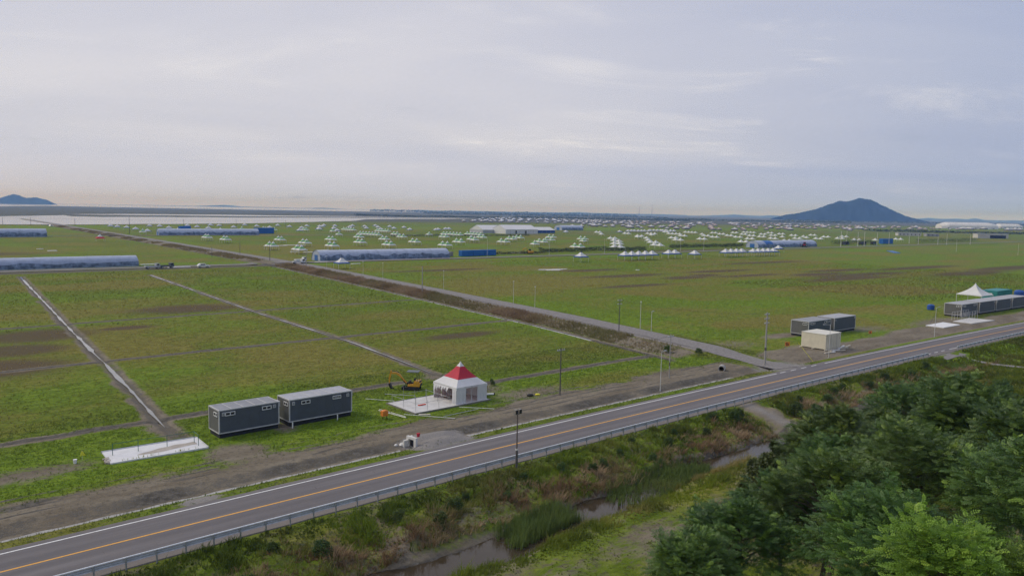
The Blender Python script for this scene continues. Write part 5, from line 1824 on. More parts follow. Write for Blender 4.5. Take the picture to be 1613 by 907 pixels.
# gathered cloth tied up on the slab side
mb = MB()
for i in range(6):
    y = -0.9 + i * 0.55
    dz = (0.75, 0.5, 0.8, 0.55, 0.9, 1.5)[i]
    mb.add([(-w_ - 0.05, y, 2.1), (-w_ - 0.05, y + 0.6, 2.1), (-w_ - 0.22, y + 0.45, 2.1 - dz * 0.6), (-w_ - 0.10, y + 0.3, 2.1 - dz), (-w_ - 0.22, y + 0.12, 2.1 - dz * 0.55)], [(0, 1, 2, 3, 4)])
mb.build('tied_up_wall', M_twhite, root)
MB().add([(-w_ - 0.3, -0.75, 1.35), (-w_ - 0.12, -0.45, 1.5), (-w_ - 0.16, -0.6, 0.75), (-w_ - 0.4, -0.95, 0.85)], [(0, 1, 2, 3)]).add([(-w_ - 0.33, -0.75, 1.33), (-w_ - 0.15, -0.45, 1.48), (-w_ - 0.19, -0.6, 0.73), (-w_ - 0.43, -0.95, 0.83)], [(3, 2, 1, 0)]).build('blue_cloth', M_tnavy, root)
tr_ = MB()
for i in range(3):
    tr_.box(-1.6 + i * 1.1, -0.7 + i * 1.1, 0.4, 1.6, 0.16, 0.24)
tr_.build('floor_board', pmat('brown board', (0.16, 0.11, 0.08), 0.8), root)

# ------------------------------------------------------------------ concrete slab beside the tent with pipe frames
M_slab = pmat('pale slab', (0.56, 0.55, 0.53), 0.85, 0.08, 0.9, bump=0.2, dirt=(0.36, 0.33, 0.30), dirt_amt=0.6)
M_slab_in = pmat('worn slab middle', (0.40, 0.36, 0.31), 0.85, 0.12, 1.2, dirt=(0.30, 0.26, 0.22))
root = thing('slab', 'pale concrete slab floor under and beside the red and white tent', 'slab', S(58.7, 20.2, GZ(58.7, 20.2)), heading(58))
MB().box(-5.9, 5.9, -3.2, 3.2, -0.4, 0.13).build('floor', M_slab, root)
fr = MB()
for y in (-3.32, 3.2):
    fr.box(-6.02, 6.02, y, y + 0.12, -0.4, 0.17)
for x in (-6.02, 5.9):
    fr.box(x, x + 0.12, -3.2, 3.2, -0.4, 0.168)
fr.build('edge_board', pmat('edge timber', (0.20, 0.19, 0.16), 0.8), root)
root = thing('pipe_frame', 'grid of thin steel pipe uprights and rails standing on the slab', 'pipe frame', S(55.8, 20.2, GZ(55.8, 20.2) + 0.13), heading(56))
for i in range(4):
    for j in range(3):
        x, y = -2.6 + 1.75 * i, -2.7 + 2.7 * j
        MB().tube((x, y, -0.03), (x, y, 1.25 if (i + j) % 3 else 1.9), 0.022, 0.022, 6).build('upright', M_steel_d, root)
for j in range(3):
    y = -2.7 + 2.7 * j
    MB().tube((-2.6, y, 1.0), (2.65, y, 1.0), 0.020, 0.020, 6).build('rail', M_steel_d, root)
for i in (0, 3):
    x = -2.6 + 1.75 * i
    MB().tube((x, -2.7, 1.05), (x, 2.7, 1.05), 0.020, 0.020, 6).build('rail', M_steel_d, root)
MB().box(-0.6, 0.5, -0.5, -0.2, 0.0, 0.1).build('red_board', pmat('red board', (0.5, 0.06, 0.03), 0.6), root)
rp = random.Random(3)
for i, (a, s, ang, L) in enumerate(((53.4, 14.9, -0.95, 6.5), (57.5, 13.9, 0.03, 5.5), (60.5, 14.6, -0.85, 4.5), (50.7, 18.9, -1.45, 5.0), (53, 25.5, -0.95, 4.0), (56.5, 26.2, -0.9, 4.2), (50.4, 18.5, -1.42, 5.0))):
    z = GZ(a, s)
    mb = MB().tube((-L / 2, 0, 0.12), (L / 2, 0, 0.14), 0.035, 0.035, 6)
    tag(mb.build('steel_pipe', M_pvc if i % 2 == 0 else M_steel, None, S(a, s, z), heading(a) + ang), 'loose steel pipe lying on the grass beside the tent slab', 'pipe', 'loose pipes around the tent slab')
tag(MB().box(-0.7, 0.7, -0.2, 0.2, -0.02, 0.1).build('timber_offcut', M_timber, None, S(53.6, 16.2, GZ(53.6, 16.2)), heading(53) - 0.6), 'pale board lying on the grass at the corner of the tent slab', 'board')

# ------------------------------------------------------------------ excavator
root = thing('excavator', 'yellow and black mini excavator with its boom folded down on grass', 'excavator', S(60.0, 28.3, GZ(60, 28.3)), math.pi - 0.12)
M_yel = pmat('yellow machine paint', (0.62, 0.32, 0.03), 0.45, 0.08, 2, dirt=(0.25, 0.15, 0.06))
M_mach = pmat('black machine steel', (0.03, 0.03, 0.032), 0.55, 0.15, 2)
for sy in (-1, 1):
    y0 = sy * 0.62
    poly = [(-1.05, 0.08), (-0.85, 0.0), (0.85, 0.0), (1.05, 0.08), (1.1, 0.25), (0.95, 0.44), (-0.95, 0.44), (-1.1, 0.25)]
    tk = MB().prism(poly, y0 - 0.17, y0 + 0.17).build('track', M_black, root)
    for x in (-0.85, -0.3, 0.3, 0.85):
        MB().tube((x, y0 + sy * 0.16, 0.22), (x, y0 + sy * 0.19, 0.22), 0.15, 0.15, 10).build('roller', M_mach, tk)
MB().box(-0.5, 0.5, -0.5, 0.5, 0.28, 0.55).build('undercarriage', M_mach, root)
MB().box(1.25, 1.38, -0.85, 0.85, 0.05, 0.45).box(0.6, 1.28, -0.06, 0.06, 0.2, 0.3).build('dozer_blade', M_mach, root)
MB().prism([(-1.15, 0.55), (0.55, 0.55), (0.55, 0.78), (-0.25, 0.85), (-0.35, 1.25), (-1.05, 1.32), (-1.2, 1.0)], -0.72, 0.72).build('house', M_yel, root)
MB().prism([(-1.23, 0.6), (-1.14, 0.6), (-1.06, 1.28), (-1.13, 1.28)], -0.6, 0.6).build('rear_panel', M_mach, root)
MB().box(-0.30, 0.20, -0.32, 0.28, 0.85, 1.0).box(-0.40, -0.27, -0.30, 0.26, 1.0, 1.6).build('seat', M_black, root)
MB().box(0.28, 0.5, -0.42, 0.35, 0.8, 1.25).build('console', M_mach, root)
cn = MB().box(-0.95, 0.75, -0.68, 0.62, 2.52, 2.60).build('canopy_roof', pmat('grey canopy', (0.12, 0.14, 0.15), 0.5), root)
for sy in (-0.60, 0.54):
    MB().tube((-0.80, sy, 1.28), (-0.72, sy, 2.53), 0.045, 0.045, 6).build('canopy_post', M_mach, root)
MB().box(0.50, 0.82, -0.16, 0.16, 0.62, 1.0).build('swing_bracket', M_mach, root)
MB().prism([(0.62, 0.80), (0.86, 0.78), (1.75, 2.05), (2.25, 2.35), (3.05, 2.32), (3.12, 2.12), (2.35, 2.08), (1.95, 1.85)], -0.11, 0.11).build('boom', M_yel, root)
MB().tube((0.95, 0.0, 0.72), (1.72, 0.0, 1.62), 0.06, 0.045, 8).build('boom_cylinder', M_mach, root)
MB().tube((1.9, 0.0, 2.35), (3.0, 0.0, 2.55), 0.055, 0.045, 8).build('arm_cylinder', M_mach, root)
MB().prism([(2.92, 2.52), (3.18, 2.55), (3.42, 1.45), (3.40, 0.62), (3.26, 0.60), (3.22, 1.40)], -0.09, 0.09).build('arm', M_yel, root)
MB().prism([(3.20, 0.78), (3.42, 0.72), (3.36, 0.38), (3.12, 0.05), (2.78, 0.02), (2.98, 0.22)], -0.26, 0.26).build('bucket', M_mach, root)

# orange site mixer
root = thing('site_mixer', 'small orange machine on two black legs standing on the grass', 'machine', S(48.8, 17.7, GZ(48.8, 17.7)), heading(48))
M_or = pmat('orange paint', (0.68, 0.22, 0.04), 0.5, 0.08, 2)
MB().box(-0.36, 0.36, -0.28, 0.28, 0.38, 1.0).build('housing', M_or, root)
MB().tube((0, 0, 0.98), (0, 0, 1.08), 0.3, 0.22, 10).build('cap', M_or, root)
for x in (-0.26, 0.26):
    MB().tube((x, -0.15, -0.1), (x, -0.1, 0.4), 0.05, 0.05, 6).build('leg', M_black, root)
MB().tube((0.36, 0, 0.75), (0.95, 0.1, 0.62), 0.03, 0.03, 6).build('handle', M_black, root)

# ------------------------------------------------------------------ white slab with green railing
root = thing('white_slab', 'long white concrete slab with a tan worn middle and sprouting weeds', 'slab', S(23.8, 21.3, GZ(23.8, 21.3)), heading(24) - 0.07)
MB().box(-4.55, 4.55, -2.1, 2.1, -0.4, 0.15).build('floor', pmat('white concrete', (0.66, 0.66, 0.67), 0.8, 0.06, 1.0, bump=0.15, dirt=(0.45, 0.42, 0.38), dirt_amt=0.4), root)
mb = MB()
pts = []
for i in range(25):
    t = i / 24
    pts.append((-1.9 + 5.9 * t, -0.95 - 0.25 * math.sin(t * 5) + 0.3 * t, 0.155))
for i in range(25):
    t = 1 - i / 24
    pts.append((-1.9 + 5.9 * t, -0.75 + 1.35 * math.sin(min(1, t * 1.25) * 1.57) + 0.08 * math.sin(t * 21), 0.155))
mb.add(pts, [tuple(range(len(pts)))])
mb.build('worn_patch', M_slab_in, root)
fr = MB().box(-4.62, 4.62, 2.1, 2.2, -0.3, 0.22).box(4.55, 4.66, -2.1, 2.1, -0.3, 0.20)
fr.build('edge_board', M_frame, root)
rb_ = random.Random(9)
mb = MB()
for i in range(14):
    x, y = -4.75 + rb_.uniform(-0.2, 0.2), -1.9 + i * 0.13
    mb.box(x, x + 0.35, y, y + 0.22, -0.05, 0.12 + rb_.uniform(0, 0.08))
mb.build('broken_edge', M_slab_in, root)
M_grn = pmat('green paint', (0.03, 0.13, 0.10), 0.5, 0.1, 2)
root = thing('railing', 'thin dark green pipe railing along the back of the white slab', 'railing', S(23.8, 21.3, GZ(23.8, 21.3) + 0.15), heading(24) - 0.07)
for x in (-3.9, -1.55, 1.2, 3.9):
    MB().tube((x, 0.4, -0.02), (x, 0.4, 1.2), 0.03, 0.03, 6).build('post', M_grn, root)
MB().tube((-3.9, 0.4, 1.15), (3.9, 0.4, 1.15), 0.026, 0.026, 6).build('top_rail', M_grn, root)
MB().tube((-3.9, 0.4, 0.62), (3.9, 0.4, 0.62), 0.020, 0.020, 6).build('mid_rail', M_grn, root)
MB().tube((3.9, 0.4, 1.15), (3.9, -1.1, 1.15), 0.026, 0.026, 6).build('top_rail', M_grn, root)
MB().tube((3.9, -1.1, -0.02), (3.9, -1.1, 1.17), 0.03, 0.03, 6).build('post', M_grn, root)
# weeds sprouting from the slab edge
a = RNG.uniform(20.0, 28.0, 30)
s = 19.45 - (a - 24) * 0.07 + RNG.uniform(-0.25, 0.15, 30)
blades('slab_weeds', a, s, np.full(30, 0.30), np.full(30, 0.03), np.full(30, 0.3), 3, M_grass, lambda a, s, N: (np.full(N, 0.8), np.full(N, 0.4)), zoff=0.1)

# flag and bucket
root = thing('marker_flag', 'small yellow pennant on a thin stick in the grass', 'flag', S(17.4, 22.8, GZ(17.4, 22.8)), heading(17))
MB().tube((0, 0, -0.2), (0, 0, 0.95), 0.015, 0.015, 6).build('stick', M_pole_w, root)
M_yfl = pmat('yellow pennant', (0.72, 0.68, 0.05), 0.7)
MB().add([(0, 0, 0.95), (0.30, -0.10, 0.42), (-0.22, -0.02, 0.45), (0, 0.02, 0.95), (0.30, -0.08, 0.42), (-0.22, 0, 0.45)], [(0, 1, 2), (5, 4, 3), (0, 3, 4, 1), (1, 4, 5, 2), (2, 5, 3, 0)]).build('pennant', M_yfl, root)
root = thing('bucket', 'small white bucket on the grass beside the yellow pennant', 'bucket', S(16.6, 22.0, GZ(16.6, 22.0)))
MB().tube((0, 0, -0.02), (0, 0, 0.38), 0.14, 0.18, 12).build('pail', M_pvc, root)
MB().tube((0, 0, 0.36), (0, 0, 0.40), 0.19, 0.19, 12).build('rim', M_white, root)

# culvert head beside the gravel ramp
root = thing('culvert_head', 'white concrete culvert head wall with a dark opening beside the gravel ramp', 'culvert', S(45.6, 7.0, -0.35), heading(46) + 0.12)
M_cw = pmat('white culvert concrete', (0.62, 0.61, 0.58), 0.8, 0.08, 2, dirt=(0.4, 0.37, 0.33))
MB().box(-0.18, 0.10, -0.75, -0.42, -0.1, 0.95).box(-0.18, 0.10, 0.42, 0.75, -0.1, 0.95).box(-0.18, 0.10, -0.75, 0.75, 0.95, 1.22).build('head_wall', M_cw, root)
MB().box(0.09, 0.14, -0.42, 0.42, -0.1, 0.95).build('opening', M_skirt, root)
MB().box(-0.7, -0.18, 0.5, 0.72, -0.1, 0.8).build('wing_wall', M_cw, root)
root = thing('red_bucket', 'red bucket set on the white culvert head', 'bucket', S(46.1, 6.6, 0.87), 0)
MB().tube((0, 0, 0), (0, 0, 0.36), 0.15, 0.19, 12).build('pail', M_tred, root)
MB().tube((0, 0, 0.34), (0, 0, 0.38), 0.20, 0.20, 12).build('rim', M_tred, root)
for i, (a, s, r) in enumerate(((44.9, 7.9, 0.32), (44.4, 8.3, 0.22), (46.6, 8.7, 0.25))):
    rr = random.Random(i)
    mb = MB()
    rows = []
    for k in range(5):
        ph = -1.2 + 2.4 * k / 4
        for j in range(7):
            q = 2 * math.pi * j / 7
            f = r * rr.uniform(0.8, 1.15)
            rows.append((f * math.cos(ph) * math.cos(q), f * math.cos(ph) * math.sin(q), f * 0.7 * math.sin(ph) + r * 0.35))
    mb.add(rows, [(k * 7 + j, k * 7 + (j + 1) % 7, (k + 1) * 7 + (j + 1) % 7, (k + 1) * 7 + j) for k in range(4) for j in range(7)] + [tuple(range(6, -1, -1)), tuple(range(28, 35))])
    tag(mb.build('rubble_block', M_cw, None, S(a, s, GZ(a, s)), i), 'pale rubble block lying behind the white culvert head', 'rubble', 'rubble blocks at the culvert head')
# pipe mouth at the ditch end
root = thing('drain_culvert', 'dark concrete pipe mouth where the lane ditch meets the channel', 'culvert', S(107.6, 10.4, GZ(107.6, 10.4)), heading(107) + 0.5)
mb = MB()
for i in range(14):
    t0, t1 = math.pi * 2 * i / 14, math.pi * 2 * (i + 1) / 14
    p = [(-0.5, r * math.cos(t), 0.3 + r * math.sin(t)) for t in (t0, t1) for r in (0.42, 0.55)]
    q = [(0.8, y, z) for _, y, z in p]
    mb.add(p + q, [(0, 1, 3, 2), (4, 6, 7, 5), (1, 5, 7, 3), (0, 2, 6, 4)])
mb.build('ring', M_conc, root)
MB().tube((0.55, 0, 0.3), (0.6, 0, 0.3), 0.43, 0.43, 14).build('dark_bore', M_skirt, root)

# dark pipe end and black sacks
tag(MB().tube((-0.8, 0, 0.16), (0.8, 0, 0.16), 0.14, 0.14, 10).tube((0.8, 0, 0.16), (0.95, 0, 0.16), 0.16, 0.16, 10, 1).build('drain_pipe', [M_pvc, M_black], None, S(66.2, 19.3, GZ(66.2, 19.3)), heading(66) - 0.5), 'short white pipe with a black end lying beside the tent corner', 'pipe')
def sack(label, a, s, r, mat, name='sack'):
    mb = MB()
    rr = random.Random(int(a * 10))
    vs = []
    for k in range(6):
        ph = -1.3 + 2.7 * k / 5
        for j in range(9):
            q = 2 * math.pi * j / 9
            f = r * rr.uniform(0.85, 1.1)
            vs.append((1.5 * f * math.cos(ph) * math.cos(q), f * math.cos(ph) * math.sin(q), 0.55 * f * math.sin(ph) + r * 0.4))
    mb.add(vs, [(k * 9 + j, k * 9 + (j + 1) % 9, (k + 1) * 9 + (j + 1) % 9, (k + 1) * 9 + j) for k in range(5) for j in range(9)] + [tuple(range(8, -1, -1)), tuple(range(45, 54))])
    tag(mb.build(name, mat, None, S(a, s, GZ(a, s)), 0.4, smooth=True), label, 'sack')
sack('crumpled black sack on bare soil between tent and slim dark pole', 70.6, 15.6, 0.36, M_black)
sack('small yellow sack touching the black one on bare soil', 71.7, 15.3, 0.28, M_yfl)

# road-works sign, stay and small orange signs
def road_sign(label, a, s, w, h, group=None):
    root = thing('road_works_sign', label, 'sign', S(a, s, GZ(a, s)), heading(a) - 0.5, group)
    bd = MB().prism([(-w / 2, 0.7), (w / 2, 0.7), (w / 2, 0.7 + h), (-w / 2, 0.7 + h)], -0.02, 0.02).build('board', M_or, root)
    for k in range(3):
        MB().box(-w * 0.36, w * 0.36 - 0.12 * k, -0.028, -0.022, 0.7 + h * (0.2 + 0.26 * k), 0.7 + h * (0.32 + 0.26 * k)).build('lettering', M_skirt, bd)
    for x in (-w * 0.4, w * 0.4):
        MB().tube((x, 0.02, -0.2), (x, 0.02, 0.75), 0.03, 0.03, 6).build('leg', M_steel_d, root)
    MB().tube((0, 0.03, 0.9), (-0.5, 0.9, -0.05), 0.025, 0.025, 6).build('brace', M_black, root)


road_sign('orange road-works board on a stand beside the gravel lane mouth', 134.6, 14.7, 0.95, 0.8)
road_sign('small orange board on the soil behind the cream container', 164.5, 13.5, 0.7, 0.6)
mb = MB().tube((0, 0, -0.1), (-0.9, 2.4, 3.0), 0.035, 0.035, 6)
tag(mb.build('guy_stay', M_yfl, None, S(128.6, 6.2, GZ(128.6, 6.2)), heading(128) + 0.2), 'slanting yellow guy stay planted beside the lane mouth', 'guy stay')

# ground sheets and frames on the right
def ground_sheet(label, pts, mat, name='ground_sheet'):
    c = S(*pts[0])
    mb = MB()
    n = len(pts)
    lo = [S(a, s, GZ(a, s) - 0.1) - c for a, s in pts]
    hi = [S(a, s, GZ(a, s) + 0.14) - c for a, s in pts]
    mb.add(lo + hi, [tuple(range(n, 2 * n))] + [(i, (i + 1) % n, n + (i + 1) % n, n + i) for i in range(n)])
    return tag(mb.build(name, mat, None, c), label, 'slab')


ground_sheet('bright white square slab on the soil by the white lamp post', [(193.2, 14.6), (192.6, 10.4), (201.9, 10.5), (203, 14.8)], M_white, 'white_slab')
ground_sheet('patchy white slab with bare frames beside the leading dark cabin', [(206.9, 14.2), (206.9, 10.0), (219, 9.4), (218, 14.8)], M_slab, 'patchy_slab')
root = thing('pipe_frame', 'thin grey pipe frames standing on the patchy slab by the cabins', 'pipe frame', S(212, 14.5, GZ(212, 14.5)), heading(212))
for i in range(7):
    for j in range(2):
        MB().tube((i * 1.6 - 2, j * 2.2 - 1, -0.1), (i * 1.6 - 2, j * 2.2 - 1, 2.1), 0.04, 0.04, 6).build('upright', M_frame, root)
for j in range(2):
    for z in (1.1, 2.05):
        MB().tube((-2, j * 2.2 - 1, z), (7.6, j * 2.2 - 1, z), 0.035, 0.035, 6).build('rail', M_frame, root)
root = thing('rail_stand', 'dark bent pipe rail standing behind the white square slab', 'rail', S(203, 16.5, GZ(203, 16.5)), heading(203))
MB().tube((0, 0, -0.1), (0, 0, 2.2), 0.05, 0.05, 6).build('post', M_pole_d, root)
MB().path([Vector((-2.6, 0, 0.1)), Vector((-1.2, 0, 1.2)), Vector((0, 0, 1.5)), Vector((1.3, 0, 1.1))], 0.04, 0.04, 6).build('rail', M_pole_d, root)

# ------------------------------------------------------------------ blue plastic tunnels
M_film = pmat('blue plastic film', (0.33, 0.385, 0.50), 0.35, 0.10, 0.5, spec=0.5, dirt=(0.17, 0.22, 0.33), dirt_amt=0.5)
M_film2 = pmat('pale blue plastic film', (0.38, 0.43, 0.54), 0.35, 0.10, 0.5, spec=0.5, dirt=(0.20, 0.26, 0.38), dirt_amt=0.5)
M_net = pmat('dark mottled side net', (0.15, 0.195, 0.28), 0.7, 0.5, 0.5, dirt=(0.035, 0.06, 0.10), dirt_amt=0.9)
M_tarp = pmat('bright blue tarpaulin', (0.030, 0.130, 0.400), 0.5, 0.1, 0.6)


def tunnel(label, a0, a1, s, half, h, bays, film=None, tarp=None, left_open=True):
    root = thing('plastic_tunnel', label, 'greenhouse', S((a0 + a1) / 2, s, GZ((a0 + a1) / 2, s)), heading((a0 + a1) / 2) - 0.01)
    L = a1 - a0
    n = 14

    def arch(x, k=1.0):
        pts = []
        for i in range(n + 1):
            t = math.pi * i / n
            y = -math.cos(t)
            z = max(0, math.sin(t)) ** 0.75
            pts.append((x, y * half * k, z * h * k))
        return pts
    for b in range(bays):
        x0, x1 = -L / 2 + L * b / bays, -L / 2 + L * (b + 1) / bays
        mb = MB()
        bulge = 1 - 0.006 * (b % 3)
        A, B = arch(x0, bulge), arch(x1, bulge)
        mb.add(A + B, [(i, i + 1, n + 2 + i, n + 1 + i) for i in range(n)])
        mb.build('film_panel', M_tarp if tarp == b else (film or M_film), root, smooth=True)
        rb = MB()
        C, D = arch(x0 - 0.06, 1.012), arch(x0 + 0.06, 1.012)
        rb.add(C + D, [(i, i + 1, n + 2 + i, n + 1 + i) for i in range(n)])
        rb.build('rib', M_film2, root)
    for sy in (-1, 1):
        nb = MB()
        m = 40
        vs = []
        rr = random.Random(int(a0) + sy)
        for i in range(m + 1):
            x = -L / 2 + L * i / m
            zt = h * (0.50 + rr.uniform(-0.14, 0.14))
            for z in (0.0, zt * 0.5, zt):
                th = math.asin(min(1, (z / h) ** (1 / 0.75)))
                vs.append((x, sy * (half * math.cos(th) * 1.008 + 0.03), z))
        nb.add(vs, [(3 * i + j, 3 * i + 3 + j, 3 * i + 4 + j, 3 * i + 1 + j) for i in range(m) for j in range(2)])
        nb.build('side_net', M_net, root)
    A = arch(-L / 2 + 0.15, 0.985)
    MB().add(A, [tuple(range(n + 1))]).build('end_wall', film or M_film, root)
    A = arch(L / 2 - 0.02, 0.985)
    MB().add(A, [tuple(range(n, -1, -1))]).build('end_wall', film or M_film, root)
    if left_open:
        d = MB().box(-L / 2 + 0.02, -L / 2 + 0.12, -half * 0.35, half * 0.35, 0, h * 0.55).build('doorway', M_tarp, root)
    for sy in (-1, 1):
        MB().tube((-L / 2, sy * half * 1.02, 0.08), (L / 2, sy * half * 1.02, 0.08), 0.1, 0.1, 6).build('ground_pipe', M_pole_w, root)
    return root


tunnel('longest blue plastic tunnel on the left beside the cross road', -70, 93, 278.5, 4.6, 4.3, 27)
tunnel('blue plastic tunnel with blue doorway right of the crossing by the small blue-rimmed tent', 172, 244, 278, 5.0, 5.0, 14, M_film2)
tunnel('far blue plastic tunnel with an open rounded end and blue box behind it', 201, 283, 612, 5.0, 5.4, 12, M_film2)
tunnel('far blue plastic tunnel at the left beyond the longest one', 20, 118, 592, 5.5, 6.0, 12)
tunnel('pale plastic tunnel with a bright blue tarpaulin strip beside the red tractor', 550, 632, 303, 6.0, 5.6, 8, M_film2, tarp=1)
tunnel('small pale barrel roofed shed before the distant camp', 770, 810, 760, 9, 7, 4, M_film2)

# ------------------------------------------------------------------ containers along the cross road
for i in range(3):
    box_container('blue_container', ('bright blue container next to the grey crate by the cross road', 'middle bright blue container of the three by the cross road', 'bright blue container of the three ending the row beside low scrub')[i], 'container', 257.5 + 8.6 * i, 281.5 + 1.0 * i, 8.0, 2.6, 3.3, (0.020, 0.135, 0.42), 0.1, 'blue containers in the row by the cross road')
box_container('blue_container', 'blue container behind the far tunnel near the row of green tents', 'container', 294, 640, 20, 4, 5.5, (0.025, 0.16, 0.45), 0.35)
box_container('blue_container', 'blue container box rising behind the far tunnel roof', 'container', 222, 622, 9, 4, 7.2, (0.05, 0.20, 0.42), 0.2)
box_container('blue_container', 'blue container at the far end of the cross road by the poles', 'container', 778, 314, 20, 4, 5.2, (0.025, 0.14, 0.40), 0.0)
box_container('grey_crate', 'weathered grey crate on pallets between tunnel and blue containers', 'crate', 248.5, 284, 5.5, 2.6, 2.6, (0.30, 0.28, 0.24), 0.1)

# ------------------------------------------------------------------ vehicles
def wheels(root, xs, y, r, w=0.22):
    for x in xs:
        for sy in (-1, 1):
            t = MB().tube((x, sy * y - w / 2, r), (x, sy * y + w / 2, r), r, r, 14).build('wheel', M_black, root)
            MB().tube((x, sy * (y + w / 2), r), (x, sy * (y + w / 2 + 0.02), r), r * 0.55, r * 0.5, 10).build('rim', M_frame, t)


def pickup(label, a, s, col, ang, truck=False):
    root = thing('truck' if truck else 'pickup', label, 'truck', S(a, s, GZ(a, s) + 0.15), heading(a) + ang)
    m = pmat('car paint ' + label[:12], col, 0.3, 0.04, 1, spec=0.5)
    if truck:
        MB().prism([(1.4, 0.5), (3.0, 0.5), (3.0, 1.2), (2.75, 2.05), (1.4, 2.1)], -0.85, 0.85).build('cab', m, root)
        MB().prism([(2.80, 1.92), (2.96, 1.35), (2.99, 1.35), (2.83, 1.94)], -0.72, 0.72).build('windscreen', M_glass_d, root)
        MB().box(1.75, 2.6, -0.87, -0.852, 1.3, 1.9).box(1.75, 2.6, 0.852, 0.87, 1.3, 1.9).build('side_window', M_glass_d, root)
        bed = MB().box(-2.6, 1.3, -0.95, 0.95, 0.65, 0.8)
        bed.box(-2.6, 1.3, -0.95, -0.9, 0.8, 1.2).box(-2.6, 1.3, 0.9, 0.95, 0.8, 1.2).box(-2.6, -2.55, -0.9, 0.9, 0.8, 1.2)
        bed.build('load_bed', m, root)
        wheels(root, (-1.7, 2.1), 0.8, 0.38)
    else:
        MB().prism([(-2.3, 0.45), (2.3, 0.45), (2.35, 0.85), (1.2, 1.02), (0.55, 1.62), (-1.5, 1.66), (-2.2, 1.1), (-2.35, 0.95)], -0.86, 0.86).build('body', m, root)
        MB().prism([(0.60, 1.55), (1.14, 1.04), (1.18, 1.06), (0.64, 1.58)], -0.75, 0.75).build('windscreen', M_glass_d, root)
        MB().box(-1.35, 0.4, -0.875, -0.862, 1.08, 1.52).box(-1.35, 0.4, 0.862, 0.875, 1.08, 1.52).build('side_window', M_glass_d, root)
        wheels(root, (-1.45, 1.45), 0.76, 0.34)
    return root


pickup('white flatbed truck parked by the crossing in front of the tents', 161.5, 273, (0.75, 0.75, 0.75), 0.15, True)
pickup('white car parked on the grass below the cross road', 112, 255.5, (0.74, 0.74, 0.73), 0.0)
pickup('silver truck parked at the field corner near the longest tunnel', 93, 257.5, (0.42, 0.43, 0.45), 0.1, True)
pickup('dark flatbed truck behind the silver one below the cross road', 98.5, 258.5, (0.10, 0.11, 0.12), 0.1, True)
pickup('white van near the far bank of the lagoon at the lane end', 172, 862, (0.78, 0.78, 0.78), 0.6)
pickup('pale flatbed truck in front of the small blue-rimmed tent', 151.8, 254.5, (0.55, 0.56, 0.57), 0.05, True)

root = thing('tractor', 'red tractor parked in front of the pale plastic tunnel', 'tractor', S(608, 293.5, GZ(608, 293) + 0.1), heading(600) + 0.3)
MB().prism([(-0.6, 1.2), (3.0, 1.2), (3.1, 2.4), (0.2, 2.6), (-0.6, 2.4)], -0.7, 0.7).build('bonnet', M_tred, root)
MB().box(-2.2, -0.2, -0.9, 0.9, 1.6, 2.6).box(-2.2, -0.2, -0.95, 0.95, 4.1, 4.35).build('cab', M_tred, root)
MB().box(-2.05, -0.35, -0.82, 0.82, 2.6, 4.1).build('cab_glass', M_glass_d, root)
wheels(root, (-1.4,), 1.35, 1.35, 0.7)
wheels(root, (2.3,), 1.1, 0.8, 0.5)
root = thing('digger', 'distant yellow digger beside the dark hedge and cross road', 'excavator', S(313, 290.5, GZ(313, 290)), heading(310) + 2.8)
MB().box(-1.6, 1.6, -1.2, -0.7, 0, 0.7).box(-1.6, 1.6, 0.7, 1.2, 0, 0.7).build('track', M_black, root)
MB().box(-1.7, 1.1, -1.1, 1.1, 0.7, 1.9).build('house', M_yel, root)
MB().box(0.0, 1.1, 0.1, 1.05, 1.9, 3.0).build('cab', M_glass_d, root)
MB().prism([(1.0, 1.4), (1.3, 1.4), (3.2, 3.3), (4.6, 2.6), (4.6, 2.9), (3.2, 3.7), (2.7, 3.5)], -0.2, 0.2).build('boom', M_yel, root)
MB().prism([(4.4, 2.9), (4.8, 2.9), (4.4, 1.0), (4.1, 1.0)], -0.18, 0.18).build('arm', M_yel, root)
MB().prism([(4.0, 1.1), (4.5, 1.1), (4.3, 0.4), (3.7, 0.3)], -0.5, 0.5).build('bucket', M_mach, root)
for i, (a, s, L) in enumerate(((700, 309, 8), (722, 305, 10), (738, 303, 9))):
    root = thing('parked_machine', 'dark parked works machine among the tall pale poles', 'machine', S(a, s, GZ(a, s)), heading(a) + 0.1 * i, 'works machines among the tall poles')
    MB().box(-L / 2, L / 2, -1.3, 1.3, 0.8, 1.6).box(-L / 2, 0, -1.25, 1.25, 1.6, 3.2).build('body', M_mach, root)
    MB().box(L / 2 - 2.2, L / 2, -1.2, 1.2, 1.6, 3.4).build('cab', M_glass_d, root)
    wheels(root, (-L / 2 + 1.2, L / 2 - 1.2), 1.2, 0.7, 0.4)
tag(link('puddle', None), kind='structure') if False else None
mb = MB()
pts = []
for i in range(40):
    q = 2 * math.pi * i / 40
    rr = 1 + 0.25 * math.sin(3 * q + 1) + 0.12 * math.sin(7 * q)
    pts.append(S(236 + 7.0 * rr * math.cos(q), 187 + 3.4 * rr * math.sin(q), 0.12))
c = S(236, 187, 0)
tag(MB().add([p - c for p in pts], [tuple(range(40))]).build('puddle', M_flat_water, None, c), kind='structure')
tag(MB().box(-18, 18, -2.2, 2.2, -0.1, 0.35).build('blue_tarpaulin', M_tarp, None, S(600, 218, GZ(600, 218)), heading(600) + 0.6), 'long grey blue tarpaulin strip lying on the wide green field', 'tarpaulin')
